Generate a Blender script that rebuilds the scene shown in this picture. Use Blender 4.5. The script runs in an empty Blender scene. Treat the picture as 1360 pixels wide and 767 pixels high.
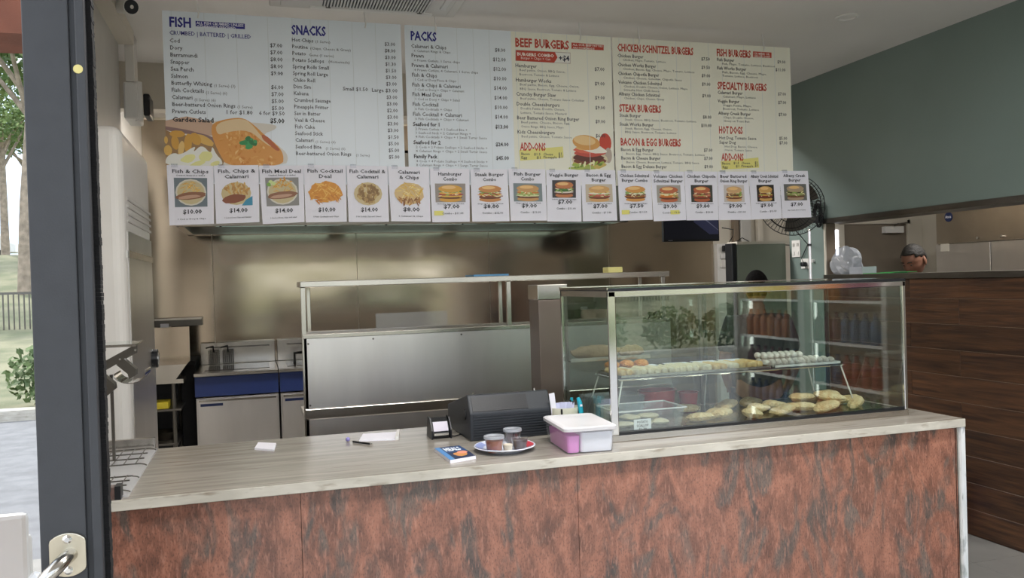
import bpy, bmesh, math, random
from mathutils import Vector, Matrix, Euler
random.seed(7)
C = bpy.context.scene.collection
S = bpy.context.scene
R = math.radians

# ---------------------------------------------------------------- camera
CR = Vector((0.95607584, -0.29154268, -0.03036209)); CU = Vector((0.0321153, 0.00122886, 0.99948342)); CF = Vector((0.29135476, 0.95655703, -0.01053786))
FPX = 1116.42; EYE = Vector((0, 0, 1.58))
cam_d = bpy.data.cameras.new('camera'); cam = bpy.data.objects.new('camera', cam_d); C.objects.link(cam)
cam.matrix_world = Matrix(((CR.x, CU.x, -CF.x, EYE.x), (CR.y, CU.y, -CF.y, EYE.y), (CR.z, CU.z, -CF.z, EYE.z), (0, 0, 0, 1)))
cam_d.sensor_width = 36; cam_d.lens = FPX / 1360 * 36; cam_d.clip_start = .05; cam_d.clip_end = 400
S.camera = cam
# ---------------------------------------------------------------- sky, sun, exposure
S.view_settings.view_transform = 'Standard'; S.view_settings.look = 'None'; S.view_settings.gamma = 1
S.view_settings.use_curve_mapping = False; S.view_settings.exposure = 1.0
W = bpy.data.worlds.new('sky'); S.world = W; W.use_nodes = True
nt = W.node_tree; nt.nodes.clear()
out = nt.nodes.new('ShaderNodeOutputWorld'); bg = nt.nodes.new('ShaderNodeBackground')
tc = nt.nodes.new('ShaderNodeTexCoord'); mp = nt.nodes.new('ShaderNodeMapping'); mp.inputs['Scale'].default_value = (1, 1, 3)
nz = nt.nodes.new('ShaderNodeTexNoise'); nz.inputs['Scale'].default_value = 2.2; nz.inputs['Detail'].default_value = 6
rp = nt.nodes.new('ShaderNodeValToRGB'); rp.color_ramp.elements[0].position = .42; rp.color_ramp.elements[1].position = .6
rp.color_ramp.elements[0].color = (.62, .78, 1, 1); rp.color_ramp.elements[1].color = (1, .99, .97, 1)
nt.links.new(tc.outputs['Generated'], mp.inputs[0]); nt.links.new(mp.outputs[0], nz.inputs[0]); nt.links.new(nz.outputs[0], rp.inputs[0])
nt.links.new(rp.outputs[0], bg.inputs[0]); nt.links.new(bg.outputs[0], out.inputs[0])
bg.inputs[1].default_value = 1.75
sd = bpy.data.lights.new('sun', 'SUN'); sd.energy = 2.4; sd.angle = R(2); sd.color = (1, .95, .87)
sun = bpy.data.objects.new('sun', sd); C.objects.link(sun); sun.rotation_euler = (R(28), R(-18), 0); sun.location = (0, -10, 12)
FILL_LIGHTS = [('front', .7, 1.7, 24), ('front', 2.6, 1.7, 16), ('kitchen', .3, 6.08, 34), ('kitchen', 2.4, 6.08, 26), ('side room', 5.4, 4.4, 26)]
for i_, (nm_, x_, y_, p_) in enumerate(FILL_LIGHTS):      # fill lights added to brighten the rooms, their boxes built with the ceiling fittings
    a_ = bpy.data.lights.new('fill_light', 'AREA'); a_.shape = 'RECTANGLE'; a_.size = 1.15; a_.size_y = .28; a_.energy = p_; a_.color = (1, .98, .96)
    o_ = bpy.data.objects.new('fill_light', a_); C.objects.link(o_); o_.location = (x_, y_, 2.955)

# ---------------------------------------------------------------- helpers
def at(px, py, **k):
    a, v = list(k.items())[0]; i = 'xyz'.index(a)
    d = CF * FPX + CR * (px - 680) - CU * (py - 383.5)
    return EYE + d * ((v - EYE[i]) / d[i])

class B:
    def __init__(s): s.v = []; s.f = []; s.m = []; s.mi = 0
    def add(s, vs, fs, M=None):
        n = len(s.v); s.v += [tuple(M @ Vector(v)) if M else tuple(v) for v in vs]
        s.f += [tuple(n + i for i in f) for f in fs]; s.m += [s.mi] * len(fs); return s
    def box(s, x0, x1, y0, y1, z0, z1, M=None):
        vs = [(x, y, z) for x in (x0, x1) for y in (y0, y1) for z in (z0, z1)]
        return s.add(vs, [(0, 1, 3, 2), (4, 6, 7, 5), (0, 4, 5, 1), (2, 3, 7, 6), (0, 2, 6, 4), (1, 5, 7, 3)], M)
    def cyl(s, p, q, r, r2=None, n=12, cap=True):
        p = Vector(p); q = Vector(q); d = (q - p); r2 = r if r2 is None else r2
        M = Matrix.Translation(p) @ d.to_track_quat('Z', 'Y').to_matrix().to_4x4(); L = d.length
        vs = [(r * math.cos(2 * math.pi * i / n), r * math.sin(2 * math.pi * i / n), 0) for i in range(n)] + [(r2 * math.cos(2 * math.pi * i / n), r2 * math.sin(2 * math.pi * i / n), L) for i in range(n)]
        fs = [(i, (i + 1) % n, n + (i + 1) % n, n + i) for i in range(n)]
        if cap: fs += [tuple(range(n))[::-1], tuple(range(n, 2 * n))]
        return s.add(vs, fs, M)
    def tube(s, pts, r, n=8, closed=False):
        pts = [Vector(p) for p in pts]; N = len(pts); rings = []; up = Vector((0, 0, 1))
        for i, p in enumerate(pts):
            a = pts[(i - 1) % N] if (closed or i > 0) else p; b = pts[(i + 1) % N] if (closed or i < N - 1) else p
            d = (b - a).normalized(); u = up if abs(d.dot(up)) < .95 else Vector((1, 0, 0))
            x = d.cross(u).normalized(); y = d.cross(x); rr = r[i] if isinstance(r, (list, tuple)) else r
            rings.append([p + x * rr * math.cos(2 * math.pi * k / n) + y * rr * math.sin(2 * math.pi * k / n) for k in range(n)])
        vs = [v for g in rings for v in g]; fs = []
        for i in range(N if closed else N - 1):
            j = (i + 1) % N
            fs += [(i * n + k, i * n + (k + 1) % n, j * n + (k + 1) % n, j * n + k) for k in range(n)]
        if not closed: fs += [tuple(range(n)), tuple(range((N - 1) * n, N * n))[::-1]]
        return s.add(vs, fs)
    def lathe(s, prof, c=(0, 0, 0), n=24, M=None, sx=1, sy=1):
        vs = []; fs = []
        for r, z in prof: vs += [(c[0] + sx * r * math.cos(2 * math.pi * i / n), c[1] + sy * r * math.sin(2 * math.pi * i / n), c[2] + z) for i in range(n)]
        for j in range(len(prof) - 1): fs += [(j * n + i, j * n + (i + 1) % n, (j + 1) * n + (i + 1) % n, (j + 1) * n + i) for i in range(n)]
        if prof[0][0] > 1e-6: fs.append(tuple(range(n))[::-1])
        if prof[-1][0] > 1e-6: fs.append(tuple((len(prof) - 1) * n + i for i in range(n)))
        return s.add(vs, fs, M)
    def prism(s, poly, a, b, axis='x'):
        n = len(poly); f = {'x': lambda t, p: (t, p[0], p[1]), 'y': lambda t, p: (p[0], t, p[1]), 'z': lambda t, p: (p[0], p[1], t)}[axis]
        return s.add([f(a, p) for p in poly] + [f(b, p) for p in poly], [(i, (i + 1) % n, n + (i + 1) % n, n + i) for i in range(n)] + [tuple(range(n))[::-1], tuple(range(n, 2 * n))])
    def sph(s, c, r, n=12, m=8, M=None, rx=1, ry=1, rz=1, fn=None):
        vs = []; fs = []
        for j in range(m + 1):
            t = math.pi * j / m
            for i in range(n):
                a = 2 * math.pi * i / n; p = Vector((math.sin(t) * math.cos(a), math.sin(t) * math.sin(a), math.cos(t)))
                if fn: p = fn(p)
                vs.append((c[0] + r * rx * p.x, c[1] + r * ry * p.y, c[2] + r * rz * p.z))
        for j in range(m): fs += [(j * n + i, (j + 1) * n + i, (j + 1) * n + (i + 1) % n, j * n + (i + 1) % n) for i in range(n)]
        return s.add(vs, fs, M)
    def build(s, name, mat, parent=None, smooth=False, bevel=0, seg=2, weld=False):
        me = bpy.data.meshes.new(name)
        org = root_loc(parent) if parent else Vector((0, 0, 0))
        me.from_pydata([tuple(Vector(v) - org) for v in s.v], [], s.f)
        for m in (mat if isinstance(mat, (list, tuple)) else [mat]): me.materials.append(m)
        me.polygons.foreach_set('material_index', s.m)
        bm = bmesh.new(); bm.from_mesh(me)
        if weld or smooth: bmesh.ops.remove_doubles(bm, verts=bm.verts, dist=1e-5)
        bmesh.ops.recalc_face_normals(bm, faces=bm.faces); bm.to_mesh(me); bm.free()
        if smooth:
            for p in me.polygons: p.use_smooth = True
            me.set_sharp_from_angle(angle=R(40))
        o = bpy.data.objects.new(name, me); C.objects.link(o)
        if parent: o.parent = parent
        if bevel:
            b = o.modifiers.new('bevel', 'BEVEL'); b.width = bevel; b.segments = seg; b.limit_method = 'ANGLE'
        return o

def root_loc(p):
    v = Vector((0, 0, 0))
    while p: v += Vector(p.location); p = p.parent
    return v
def tag(o, label=None, cat=None, group=None, kind=None):
    if label: o['label'] = label
    if cat: o['category'] = cat
    if group: o['group'] = group
    if kind: o['kind'] = kind
    return o
def thing(name, loc, label, cat, group=None):
    o = bpy.data.objects.new(name, None); C.objects.link(o); o.location = loc; o.empty_display_size = .1
    return tag(o, label, cat, group)
def solo(b, name, mat, label, cat, loc, group=None, **k):     # a thing that is one mesh, origin at its base
    s = bpy.data.objects.new('t', None); s.location = loc
    o = b.build(name, mat, s, **k); o.parent = None; o.location = loc; bpy.data.objects.remove(s)
    return tag(o, label, cat, group)
def struct(o): o['kind'] = 'structure'; return o
def dup(root, loc=None, rot=None, label=None, group=None, scale=None):
    def cp(o, par):
        c = o.copy(); C.objects.link(c)
        if par: c.parent = par
        for ch in o.children: cp(ch, c)
        return c
    r = cp(root, None)
    if loc is not None: r.location = loc
    if rot is not None: r.rotation_euler = rot
    if label: r['label'] = label
    if group: r['group'] = group
    if scale: r.scale = scale
    return r

# ---------------------------------------------------------------- materials
def lin(c):
    if isinstance(c, str): c = [int(c[i:i + 2], 16) / 255 for i in (0, 2, 4)]
    return tuple((x / 12.92 if x <= .04045 else ((x + .055) / 1.055) ** 2.4) for x in c) + (1,)
def mat(name, col, rough=.5, metal=0, spec=.5, noise=0, nscale=8, bump=0, bscale=40, stretch=(1, 1, 1), col2=None, trans=0, ior=1.45, emit=0, coat=0):
    m = bpy.data.materials.new(name); m.use_nodes = True; n = m.node_tree; p = n.nodes['Principled BSDF']; L = n.links
    c = lin(col); p.inputs['Base Color'].default_value = c; p.inputs['Roughness'].default_value = rough; p.inputs['Metallic'].default_value = metal
    p.inputs['Specular IOR Level'].default_value = spec; p.inputs['Transmission Weight'].default_value = trans; p.inputs['IOR'].default_value = ior; p.inputs['Coat Weight'].default_value = coat
    t = n.nodes.new('ShaderNodeTexCoord'); mp = n.nodes.new('ShaderNodeMapping'); mp.inputs['Scale'].default_value = stretch; L.new(t.outputs['Object'], mp.inputs[0])
    z = n.nodes.new('ShaderNodeTexNoise'); z.inputs['Scale'].default_value = nscale; z.inputs['Detail'].default_value = 5; L.new(mp.outputs[0], z.inputs[0])
    r = n.nodes.new('ShaderNodeValToRGB'); r.color_ramp.elements[0].position = .35; r.color_ramp.elements[1].position = .65
    c2 = lin(col2) if col2 else tuple(min(1, x * (1 + noise)) for x in c[:3]) + (1,)
    c1 = c if col2 else tuple(x * (1 - noise) for x in c[:3]) + (1,)
    r.color_ramp.elements[0].color = c1; r.color_ramp.elements[1].color = c2
    L.new(z.outputs[0], r.inputs[0])
    if noise or col2: L.new(r.outputs[0], p.inputs['Base Color'])
    if bump:
        z2 = n.nodes.new('ShaderNodeTexNoise'); z2.inputs['Scale'].default_value = bscale; z2.inputs['Detail'].default_value = 2; L.new(mp.outputs[0], z2.inputs[0])
        b = n.nodes.new('ShaderNodeBump'); b.inputs['Strength'].default_value = bump; b.inputs['Distance'].default_value = .02; L.new(z2.outputs[0], b.inputs['Height']); L.new(b.outputs[0], p.inputs['Normal'])
    if emit: p.inputs['Emission Color'].default_value = c; p.inputs['Emission Strength'].default_value = emit
    return m
def glassy(name, tint, gloss, rough=.0, diffuse=0, dcol='dddddd'):
    m = bpy.data.materials.new(name); m.use_nodes = True; n = m.node_tree; n.nodes.clear(); L = n.links
    o = n.nodes.new('ShaderNodeOutputMaterial'); t = n.nodes.new('ShaderNodeBsdfTransparent'); t.inputs[0].default_value = lin(tint)
    g = n.nodes.new('ShaderNodeBsdfGlossy'); g.inputs['Roughness'].default_value = rough; g.inputs[0].default_value = (1, 1, 1, 1)
    fr = n.nodes.new('ShaderNodeLayerWeight'); fr.inputs[0].default_value = .5; pw = n.nodes.new('ShaderNodeMath'); pw.operation = 'POWER'; pw.inputs[1].default_value = 5; L.new(fr.outputs['Facing'], pw.inputs[0])
    a = n.nodes.new('ShaderNodeMath'); a.operation = 'MULTIPLY_ADD'; a.inputs[1].default_value = .9; a.inputs[2].default_value = gloss + .02; a.use_clamp = True; L.new(pw.outputs[0], a.inputs[0])
    x = n.nodes.new('ShaderNodeMixShader'); L.new(a.outputs[0], x.inputs[0]); L.new(t.outputs[0], x.inputs[1]); L.new(g.outputs[0], x.inputs[2]); last = x
    if diffuse:
        d = n.nodes.new('ShaderNodeBsdfDiffuse'); d.inputs[0].default_value = lin(dcol); y = n.nodes.new('ShaderNodeMixShader'); y.inputs[0].default_value = diffuse
        L.new(x.outputs[0], y.inputs[1]); L.new(d.outputs[0], y.inputs[2]); last = y
    L.new(last.outputs[0], o.inputs[0]); return m
M = {}
M['ceil'] = mat('ceiling_paint', 'dedbd7', .55, noise=.02, nscale=2)
M['green'] = mat('green_paint', '74837e', .5, noise=.04, nscale=1.5)
M['cream'] = mat('cream_paint', 'c9c2b4', .6, noise=.03, nscale=2)
M['greywall'] = mat('grey_panel', 'b9b6b0', .45, noise=.03)
M['steel'] = mat('stainless', 'b9b4ac', .22, 1, noise=.04, nscale=3, bump=.06, bscale=2.5)
M['steel_wall'] = mat('stainless_cladding', 'b5a999', .13, 1, noise=.04, nscale=2, bump=.6, bscale=.8, stretch=(.7, 1, 1.8))
M['steel_panel'] = mat('brushed_stainless', 'cecac6', .33, 1, noise=.05, nscale=4, bump=.3, bscale=1.3, stretch=(1.6, 1, .35))
M['steel_dark'] = mat('dark_steel', '6b6761', .35, 1, noise=.05)
M['chrome'] = mat('chrome', 'd8d6d2', .1, 1)
M['frame'] = mat('charcoal_powdercoat', '393a3d', .5, 0, noise=.06, nscale=30, bump=.03, bscale=400)
M['black'] = mat('black_plastic', '17181b', .4, bump=.05, bscale=300)
M['blackmat'] = mat('black_rubber', '0d0c0d', .9)
M['regblack'] = mat('register_plastic', '2b2e33', .45, bump=.05, bscale=300)
M['white'] = mat('white_plastic', 'dedcd8', .35)
M['whitegloss'] = mat('white_enamel', 'dedad4', .25, noise=.01)
M['offwhite'] = mat('cream_plastic', 'd8d6c2', .4)
M['paper'] = mat('paper', 'eceaf2', .6, noise=.01)
M['boardblue'] = mat('menu_board_cool', 'e3eaf0', .35, noise=.015, nscale=3)
M['boardcream'] = mat('menu_board_warm', 'ecead9', .35, noise=.015, nscale=3)
M['navy'] = mat('navy_enamel', '1c2a55', .3)
M['grout'] = mat('grout', '86735f', .9)
M['floorgrout'] = mat('floor_grout', '6b6a68', .9)
M['tile'] = mat('floor_tile', '9a9894', .3, noise=.06, nscale=5)
M['brownlam'] = mat('brown_laminate', '7a6c5c', .5, noise=.03)
M['door'] = mat('door_paint', '7c7265', .55, noise=.03)
M['fridgepanel'] = mat('grey_green_enamel', '7c8272', .45, noise=.02)
M['skin'] = mat('skin', '8f6450', .55, noise=.05, nscale=12)
M['hair'] = mat('hair', '0c0a09', .85, spec=.15, noise=.3, nscale=60, bump=.4, bscale=90, stretch=(1, 1, .3))
M['hairgrey'] = mat('greying_hair', '1b1815', .6, col2='3d3833', nscale=60, bump=.4, bscale=90)
M['shirt'] = mat('dark_shirt', '2b2c33', .9, noise=.1); M['trouser'] = mat('dark_trousers', '1d1e22', .9, noise=.1)
M['eye'] = mat('eye_white', '8a8078', .2); M['lips'] = mat('lips', '7d4a40', .5)
M['glass'] = glassy('clear_glass', 'e8f0ec', .02)
M['showglass'] = glassy('showcase_glass', 'f0f5f2', .05)
M['doorglass'] = glassy('reflective_door_glass', '8a8a86', .62)
M['clearplastic'] = glassy('clear_plastic', 'f4f5f7', .03, .15, .10, 'd8dadf')
M['cupplastic'] = glassy('cup_plastic', 'fafafa', .03, .1, .03, 'd8dadf')
M['bagplastic'] = glassy('milky_plastic', 'e4e6ea', .08, .2, .45, 'c8ccd2')
M['frost'] = glassy('frosted_lid', 'eeeef0', .05, .2, .7, 'e6e4e6')
M['pink'] = mat('pink_paper', 'e58fd2', .7, noise=.05); M['whitefill'] = mat('white_napkins', 'eeeef2', .7, noise=.01)
M['teal'] = mat('teal_plastic', '1f9fb5', .35); M['yellow'] = mat('yellow_plastic', 'c9b52c', .5); M['yellowpale'] = mat('pale_yellow', 'd8cf86', .6)
M['redplastic'] = mat('red_plastic', 'a2232c', .35); M['blue'] = mat('blue_plastic', '1f4fa0', .4)
M['greenpaper'] = mat('green_card', '4fae62', .6)
M['pastry'] = mat('golden_pastry', 'd9ae6c', .6, col2='ecd3a4', nscale=14, bump=.3, bscale=60)
M['pale'] = mat('pale_pastry', 'e3d2ae', .6, col2='efe4cc', nscale=14, bump=.3, bscale=60)
M['crumb'] = mat('crumbed_fish', 'd2b183', .8, col2='e8d3aa', nscale=30, bump=.6, bscale=120)
M['crumb2'] = mat('battered_orange', 'd07c30', .7, col2='e2a25a', nscale=30, bump=.6, bscale=120)
M['dimsim'] = mat('steamed_dough', 'd9cfc8', .5, noise=.04, nscale=30, bump=.3, bscale=90)
M['brownpack'] = mat('brown_paper', '8d7a62', .8, noise=.15, nscale=20, bump=.4, bscale=30)
M['sauce_br'] = mat('brown_sauce', 'a3583a', .3); M['sauce_dk'] = mat('dark_sauce', '3a1715', .25); M['sauce_wh'] = mat('white_sauce', 'e6dcc2', .4)
M['china'] = mat('plate_china', 'd9dcea', .2)
M['screen'] = mat('tv_screen', '3b3f66', .3, col2='0d1024', nscale=3, emit=.0)
M['gap_daylight'] = mat('door_gap_daylight', 'eef0ff', .5, emit=3.5)
M['hoodglow'] = mat('hood_glow', 'bfe0d8', .35, emit=.5)
M['cork'] = mat('cardboard', '8a5a2c', .8)
# asphalt, grass, foliage, bark, brick
M['asphalt'] = mat('road_concrete', '7f7f80', .9, noise=.12, nscale=6); M['grass'] = mat('dry_grass', '6f7358', .95, col2='8d8a70', nscale=1.2)
M['leaf'] = mat('gum_leaves', '4f6a35', .7, col2='78894e', nscale=2); M['hedge'] = mat('hedge_leaves', '42552f', .7, col2='6f8250', nscale=4)
M['bark'] = mat('bark', '9a8c7c', .9, noise=.25, nscale=6); M['brickred'] = mat('red_brown_brick', '7a4a38', .85, noise=.15, nscale=4)
def wood():
    m = mat('wood_look_tile', '37241a', .38, col2='5e3f28', nscale=3.2, stretch=(1, .9, 14), bump=.15, bscale=9)
    n = m.node_tree; L = n.links; p = n.nodes['Principled BSDF']; oi = n.nodes.new('ShaderNodeObjectInfo')
    r = [x for x in n.nodes if x.type == 'VALTORGB'][0]; nz = [x for x in n.nodes if x.type == 'TEX_NOISE'][0]; nz.noise_dimensions = '4D'
    mu = n.nodes.new('ShaderNodeMath'); mu.operation = 'MULTIPLY'; mu.inputs[1].default_value = 40; L.new(oi.outputs['Random'], mu.inputs[0]); L.new(mu.outputs[0], nz.inputs['W'])
    hs = n.nodes.new('ShaderNodeHueSaturation'); mr = n.nodes.new('ShaderNodeMapRange'); mr.inputs[3].default_value = .7; mr.inputs[4].default_value = 1.15
    L.new(oi.outputs['Random'], mr.inputs[0]); L.new(mr.outputs[0], hs.inputs['Value']); L.new(r.outputs[0], hs.inputs['Color']); L.new(hs.outputs[0], p.inputs['Base Color']); nz.inputs['Distortion'].default_value = .6
    return m
M['wood'] = wood()
def granite():
    m = bpy.data.materials.new('red_granite'); m.use_nodes = True; n = m.node_tree; p = n.nodes['Principled BSDF']; L = n.links
    t = n.nodes.new('ShaderNodeTexCoord')
    def nz(sc, st, det=5, dist=0, rot=(0, 0, 0)):
        mp = n.nodes.new('ShaderNodeMapping'); mp.inputs['Scale'].default_value = st; mp.inputs['Rotation'].default_value = rot; L.new(t.outputs['Object'], mp.inputs[0])
        z = n.nodes.new('ShaderNodeTexNoise'); z.inputs['Scale'].default_value = sc; z.inputs['Detail'].default_value = det; z.inputs['Distortion'].default_value = dist; L.new(mp.outputs[0], z.inputs[0]); return z.outputs[0]
    def ramp(i, a, b, ca, cb):
        r = n.nodes.new('ShaderNodeValToRGB'); r.color_ramp.elements[0].position = a; r.color_ramp.elements[1].position = b; r.color_ramp.elements[0].color = ca; r.color_ramp.elements[1].color = cb; L.new(i, r.inputs[0]); return r.outputs[0]
    def mix(f, a, b):
        x = n.nodes.new('ShaderNodeMixRGB')
        for k, v in enumerate((f, a, b)):
            if isinstance(v, (tuple, float)): x.inputs[k].default_value = v
            else: L.new(v, x.inputs[k])
        return x.outputs[0]
    one = (1, 1, 1, 1); zero = (0, 0, 0, 1)
    base = ramp(nz(12, (1.5, 1, .75), 9, .7, (0, R(14), 0)), .3, .68, lin('6b4b40'), lin('a5705c'))
    sw = ramp(nz(5.5, (1.8, 1, .75), 9, 1.4, (0, R(18), 0)), .50, .62, zero, (.9, .9, .9, 1))
    c = mix(sw, base, ramp(nz(9, (2, 1, .7), 5, .5), .35, .65, lin('4c4744'), lin('75685f')))
    sp = ramp(nz(170, (1.4, 1, .7), 4), .50, .68, zero, (.5, .5, .5, 1)); c = mix(sp, c, lin('3f3532'))
    sp2 = ramp(nz(60, (2.2, 1, .5), 6, .6), .52, .7, zero, (.55, .55, .55, 1)); c = mix(sp2, c, lin('b98470'))
    L.new(c, p.inputs['Base Color']); p.inputs['Roughness'].default_value = .22; return m
M['granite'] = granite()
def marble(nm, c1, c2, c3, st, rough):
    m = mat(nm, c1, rough, col2=c2, nscale=4, stretch=st); n = m.node_tree; L = n.links; p = n.nodes['Principled BSDF']
    r = [x for x in n.nodes if x.type == 'VALTORGB'][0]; mp = [x for x in n.nodes if x.type == 'MAPPING'][0]; nz0 = [x for x in n.nodes if x.type == 'TEX_NOISE'][0]; nz0.inputs['Distortion'].default_value = .5; nz0.inputs['Detail'].default_value = 8
    z = n.nodes.new('ShaderNodeTexNoise'); z.inputs['Scale'].default_value = 9; z.inputs['Detail'].default_value = 8; L.new(mp.outputs[0], z.inputs[0])
    r2 = n.nodes.new('ShaderNodeValToRGB'); r2.color_ramp.elements[0].position = .56; r2.color_ramp.elements[1].position = .74; r2.color_ramp.elements[0].color = (0, 0, 0, 1); L.new(z.outputs[0], r2.inputs[0])
    x = n.nodes.new('ShaderNodeMixRGB'); L.new(r2.outputs[0], x.inputs[0]); L.new(r.outputs[0], x.inputs[1]); x.inputs[2].default_value = lin(c3); L.new(x.outputs[0], p.inputs['Base Color']); return m
M['marble'] = marble('travertine_worktop', '8b857b', 'a09a90', '6f6558', (.5, 7, 7), .2)
M['marble_edge'] = marble('pale_worktop_edge', 'b3aea2', 'cbc6ba', '8d8272', (1.5, 6, 6), .4)
M['marble_white'] = marble('white_marble', 'cfd2d2', 'e0e2e2', '9aa09f', (6, 6, 2), .3)
def inkmat():
    m = bpy.data.materials.new('printed_ink'); m.use_nodes = True; n = m.node_tree; p = n.nodes['Principled BSDF']; a = n.nodes.new('ShaderNodeVertexColor'); a.layer_name = 'Col'
    n.links.new(a.outputs[0], p.inputs['Base Color']); p.inputs['Roughness'].default_value = .5; return m
M['ink'] = inkmat()

# ---------------------------------------------------------------- flat printing: shapes and lettering as thin coloured faces
class Ink:
    jobs = []
    def __init__(s, fn, step=.00007): s.fn = fn; s.V = []; s.F = []; s.K = []; s.layer = 0; s.step = step
    def poly(s, pts, col):
        s.layer += 1; n = len(s.V); s.V += [s.fn(x, y, s.layer * s.step) for x, y in pts]; s.F.append(tuple(range(n, n + len(pts)))); s.K.append(lin(col))
    def rect(s, x0, y0, x1, y1, col): s.poly([(x0, y0), (x1, y0), (x1, y1), (x0, y1)], col)
    def ell(s, cx, cy, rx, ry, col, rot=0, n=16, wob=0, a0=0, a1=360):
        ps = []
        for i in range(n):
            t = R(a0 + (a1 - a0) * i / (n if a1 - a0 == 360 else n - 1)); k = 1 + random.uniform(-wob, wob)
            x = rx * math.cos(t) * k; y = ry * math.sin(t) * k; c, q = math.cos(R(rot)), math.sin(R(rot)); ps.append((cx + x * c - y * q, cy + x * q + y * c))
        s.poly(ps, col)
    def text(s, st, x, y, h, col, align='LEFT', w=None, bold=0, sx=1, rot=0, ys=1, res=1): Ink.jobs.append((s, st, x, y, h, col, align, w, bold, sx, rot, res))
    def finish(s, name, parent):
        me = bpy.data.meshes.new(name); org = root_loc(parent); me.from_pydata([tuple(Vector(v) - org) for v in s.V], [], s.F)
        ca = me.color_attributes.new('Col', 'FLOAT_COLOR', 'CORNER'); buf = []
        for f, k in zip(s.F, s.K): buf += list(k) * len(f)
        ca.data.foreach_set('color', buf); me.materials.append(M['ink'])
        o = bpy.data.objects.new(name, me); C.objects.link(o); o.parent = parent
        if len(s.F) > 1: o['kind'] = 'stuff'
        return o
pending = []          # (ink, name, parent)
def run_text():
    obs = []
    for j in Ink.jobs:
        cu = bpy.data.curves.new('t', 'FONT'); cu.body = j[1]; cu.size = 1; cu.resolution_u = j[11]; cu.offset = j[8]; cu.align_x = j[6]
        o = bpy.data.objects.new('t', cu); C.objects.link(o); obs.append(o)
    dg = bpy.context.evaluated_depsgraph_get(); dg.update()
    for o, (s, st, x, y, h, col, al, w, bold, sx, rot, res) in zip(obs, Ink.jobs):
        me = o.evaluated_get(dg).to_mesh(); vs = [v.co.copy() for v in me.vertices]
        if vs:
            k = h / .69; kx = k * sx
            if w: kx = w / max(1e-6, max(v.x for v in vs) - min(v.x for v in vs))
            lay = (s.layer + 3) * s.step; n = len(s.V); c, q = math.cos(R(rot)), math.sin(R(rot))
            s.V += [s.fn(x + v.x * kx * c - v.y * k * q, y + v.x * kx * q + v.y * k * c, lay) for v in vs]
            cl = lin(col)
            for p in me.polygons: s.F.append(tuple(n + i for i in p.vertices)); s.K.append(cl)
    cus = [o.data for o in obs]
    for o in obs: bpy.data.objects.remove(o)
    for c in cus: bpy.data.curves.remove(c)
    for ink, name, par in pending: ink.finish(name, par)
def later(ink, name, par): pending.append((ink, name, par)); return ink
# ================================================================ SETTING
RW = 3.99; ZC = 3.01; YB = 4.4; BW = 7.5; CH = 1.03; CF_Y = 2.43; CB_Y = 3.17
fl = struct(B().box(-.95, 7.1, -.9, BW + .1, -.12, -.008).build('floor', M['floorgrout']))
tl = None
for i in range(-8, 4):
    for j in range(-8, 8):
        x0 = 3.61 + .6 * (i - 0); y0 = 3.57 + .6 * (j)
        x1 = min(x0 + .597, RW - .01); x0 = max(x0, -.87); y1 = min(y0 + .597, BW); y0 = max(y0, -.9)
        if x1 - x0 < .05 or y1 - y0 < .05: continue
        full = abs(x1 - x0 - .597) < 1e-4 and abs(y1 - y0 - .597) < 1e-4
        if full and tl:
            o = tl.copy(); C.objects.link(o); o.location = (x0, y0, 0); o.parent = fl
        else:
            o = B().box(0, x1 - x0, 0, y1 - y0, -.008, 0).build('tile', M['tile']); o.location = (x0, y0, 0); o.parent = fl
            if full: tl = o
struct(B().box(-.95, 7.1, -.9, BW + .1, ZC, ZC + .12).build('ceiling', M['ceil']))
wl = struct(B().box(-.98, -.86, 1.3, BW + .1, 0, ZC).build('wall_left', M['greywall']))
struct(B().box(-.86, -.68, 1.3, 5.05, 2.36, ZC).build('trim_1', M['greywall']))
struct(B().box(-.68, -.60, 1.3, 5.05, ZC - .07, ZC).build('trim_2', M['cream']))
struct(B().box(-.86, RW, 5.7, 5.82, 2.72, ZC).build('trim_3', M['cream']))
wb = struct(B().box(-.98, 7.1, BW, BW + .12, 0, ZC).build('wall_back', M['cream']))
for a, b in ((-.86, -.34), (-.34, .86), (.86, 2.07), (2.07, 3.27), (3.27, 4.41)):
    B().box(a + .002, b - .002, BW - .005, BW, .02, 2.99).build('steel_sheet', M['steel_wall'], wb)
struct(B().box(7.0, 7.1, 1.3, BW, 0, ZC).build('wall_far_right', M['cream']))
struct(B().box(RW + .2, 7.0, 1.3, 1.42, 0, ZC).build('wall_front', M['cream']))
wr = struct(B().box(RW - .001, RW + .2, 1.3, 5.22, 0, 1.51).box(RW, RW + .09, 5.22, 5.64, 0, ZC).build('wall_right', [M['grout'], M['green']]))
for p in wr.data.polygons:
    if max((wr.data.vertices[v].co.y for v in p.vertices)) > 5.3: p.material_index = 1
rows = [0, .155, .31, .4655, .62, .775, .928, 1.082, 1.236, 1.391, 1.513]
for r in range(10):
    y = (4.39 if r % 2 else 4.0) - 3.6
    while y < 5.2:
        a = max(y, 1.3); b = min(y + 1.2, 5.215)
        if b - a > .03:
            dz = rows[r]; o = B().box(-.009, .009, 0, b - a - .0035, 0, rows[r + 1] - rows[r] - .0035).build('plank', M['wood'], bevel=.0012, seg=1); o.location = (RW + .004, a, dz); o.parent = wr
        y += 1.2
cap = solo(B().box(RW - .02, RW + .23, 1.3, 5.215, 1.513, 1.549), 'half_wall_capping', M['steel_dark'], 'long dark metal capping along the top of the wood plank half wall', 'capping', (RW, 3.2, 1.513), bevel=.002)
struct(B().box(RW, RW + .2, 1.3, 5.22, 1.957, ZC).build('wall_right_upper', M['green']))
struct(B().box(RW - .012, RW + .21, 1.3, 5.22, 1.922, 1.957).build('trim_4', M['steel_dark']))
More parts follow.
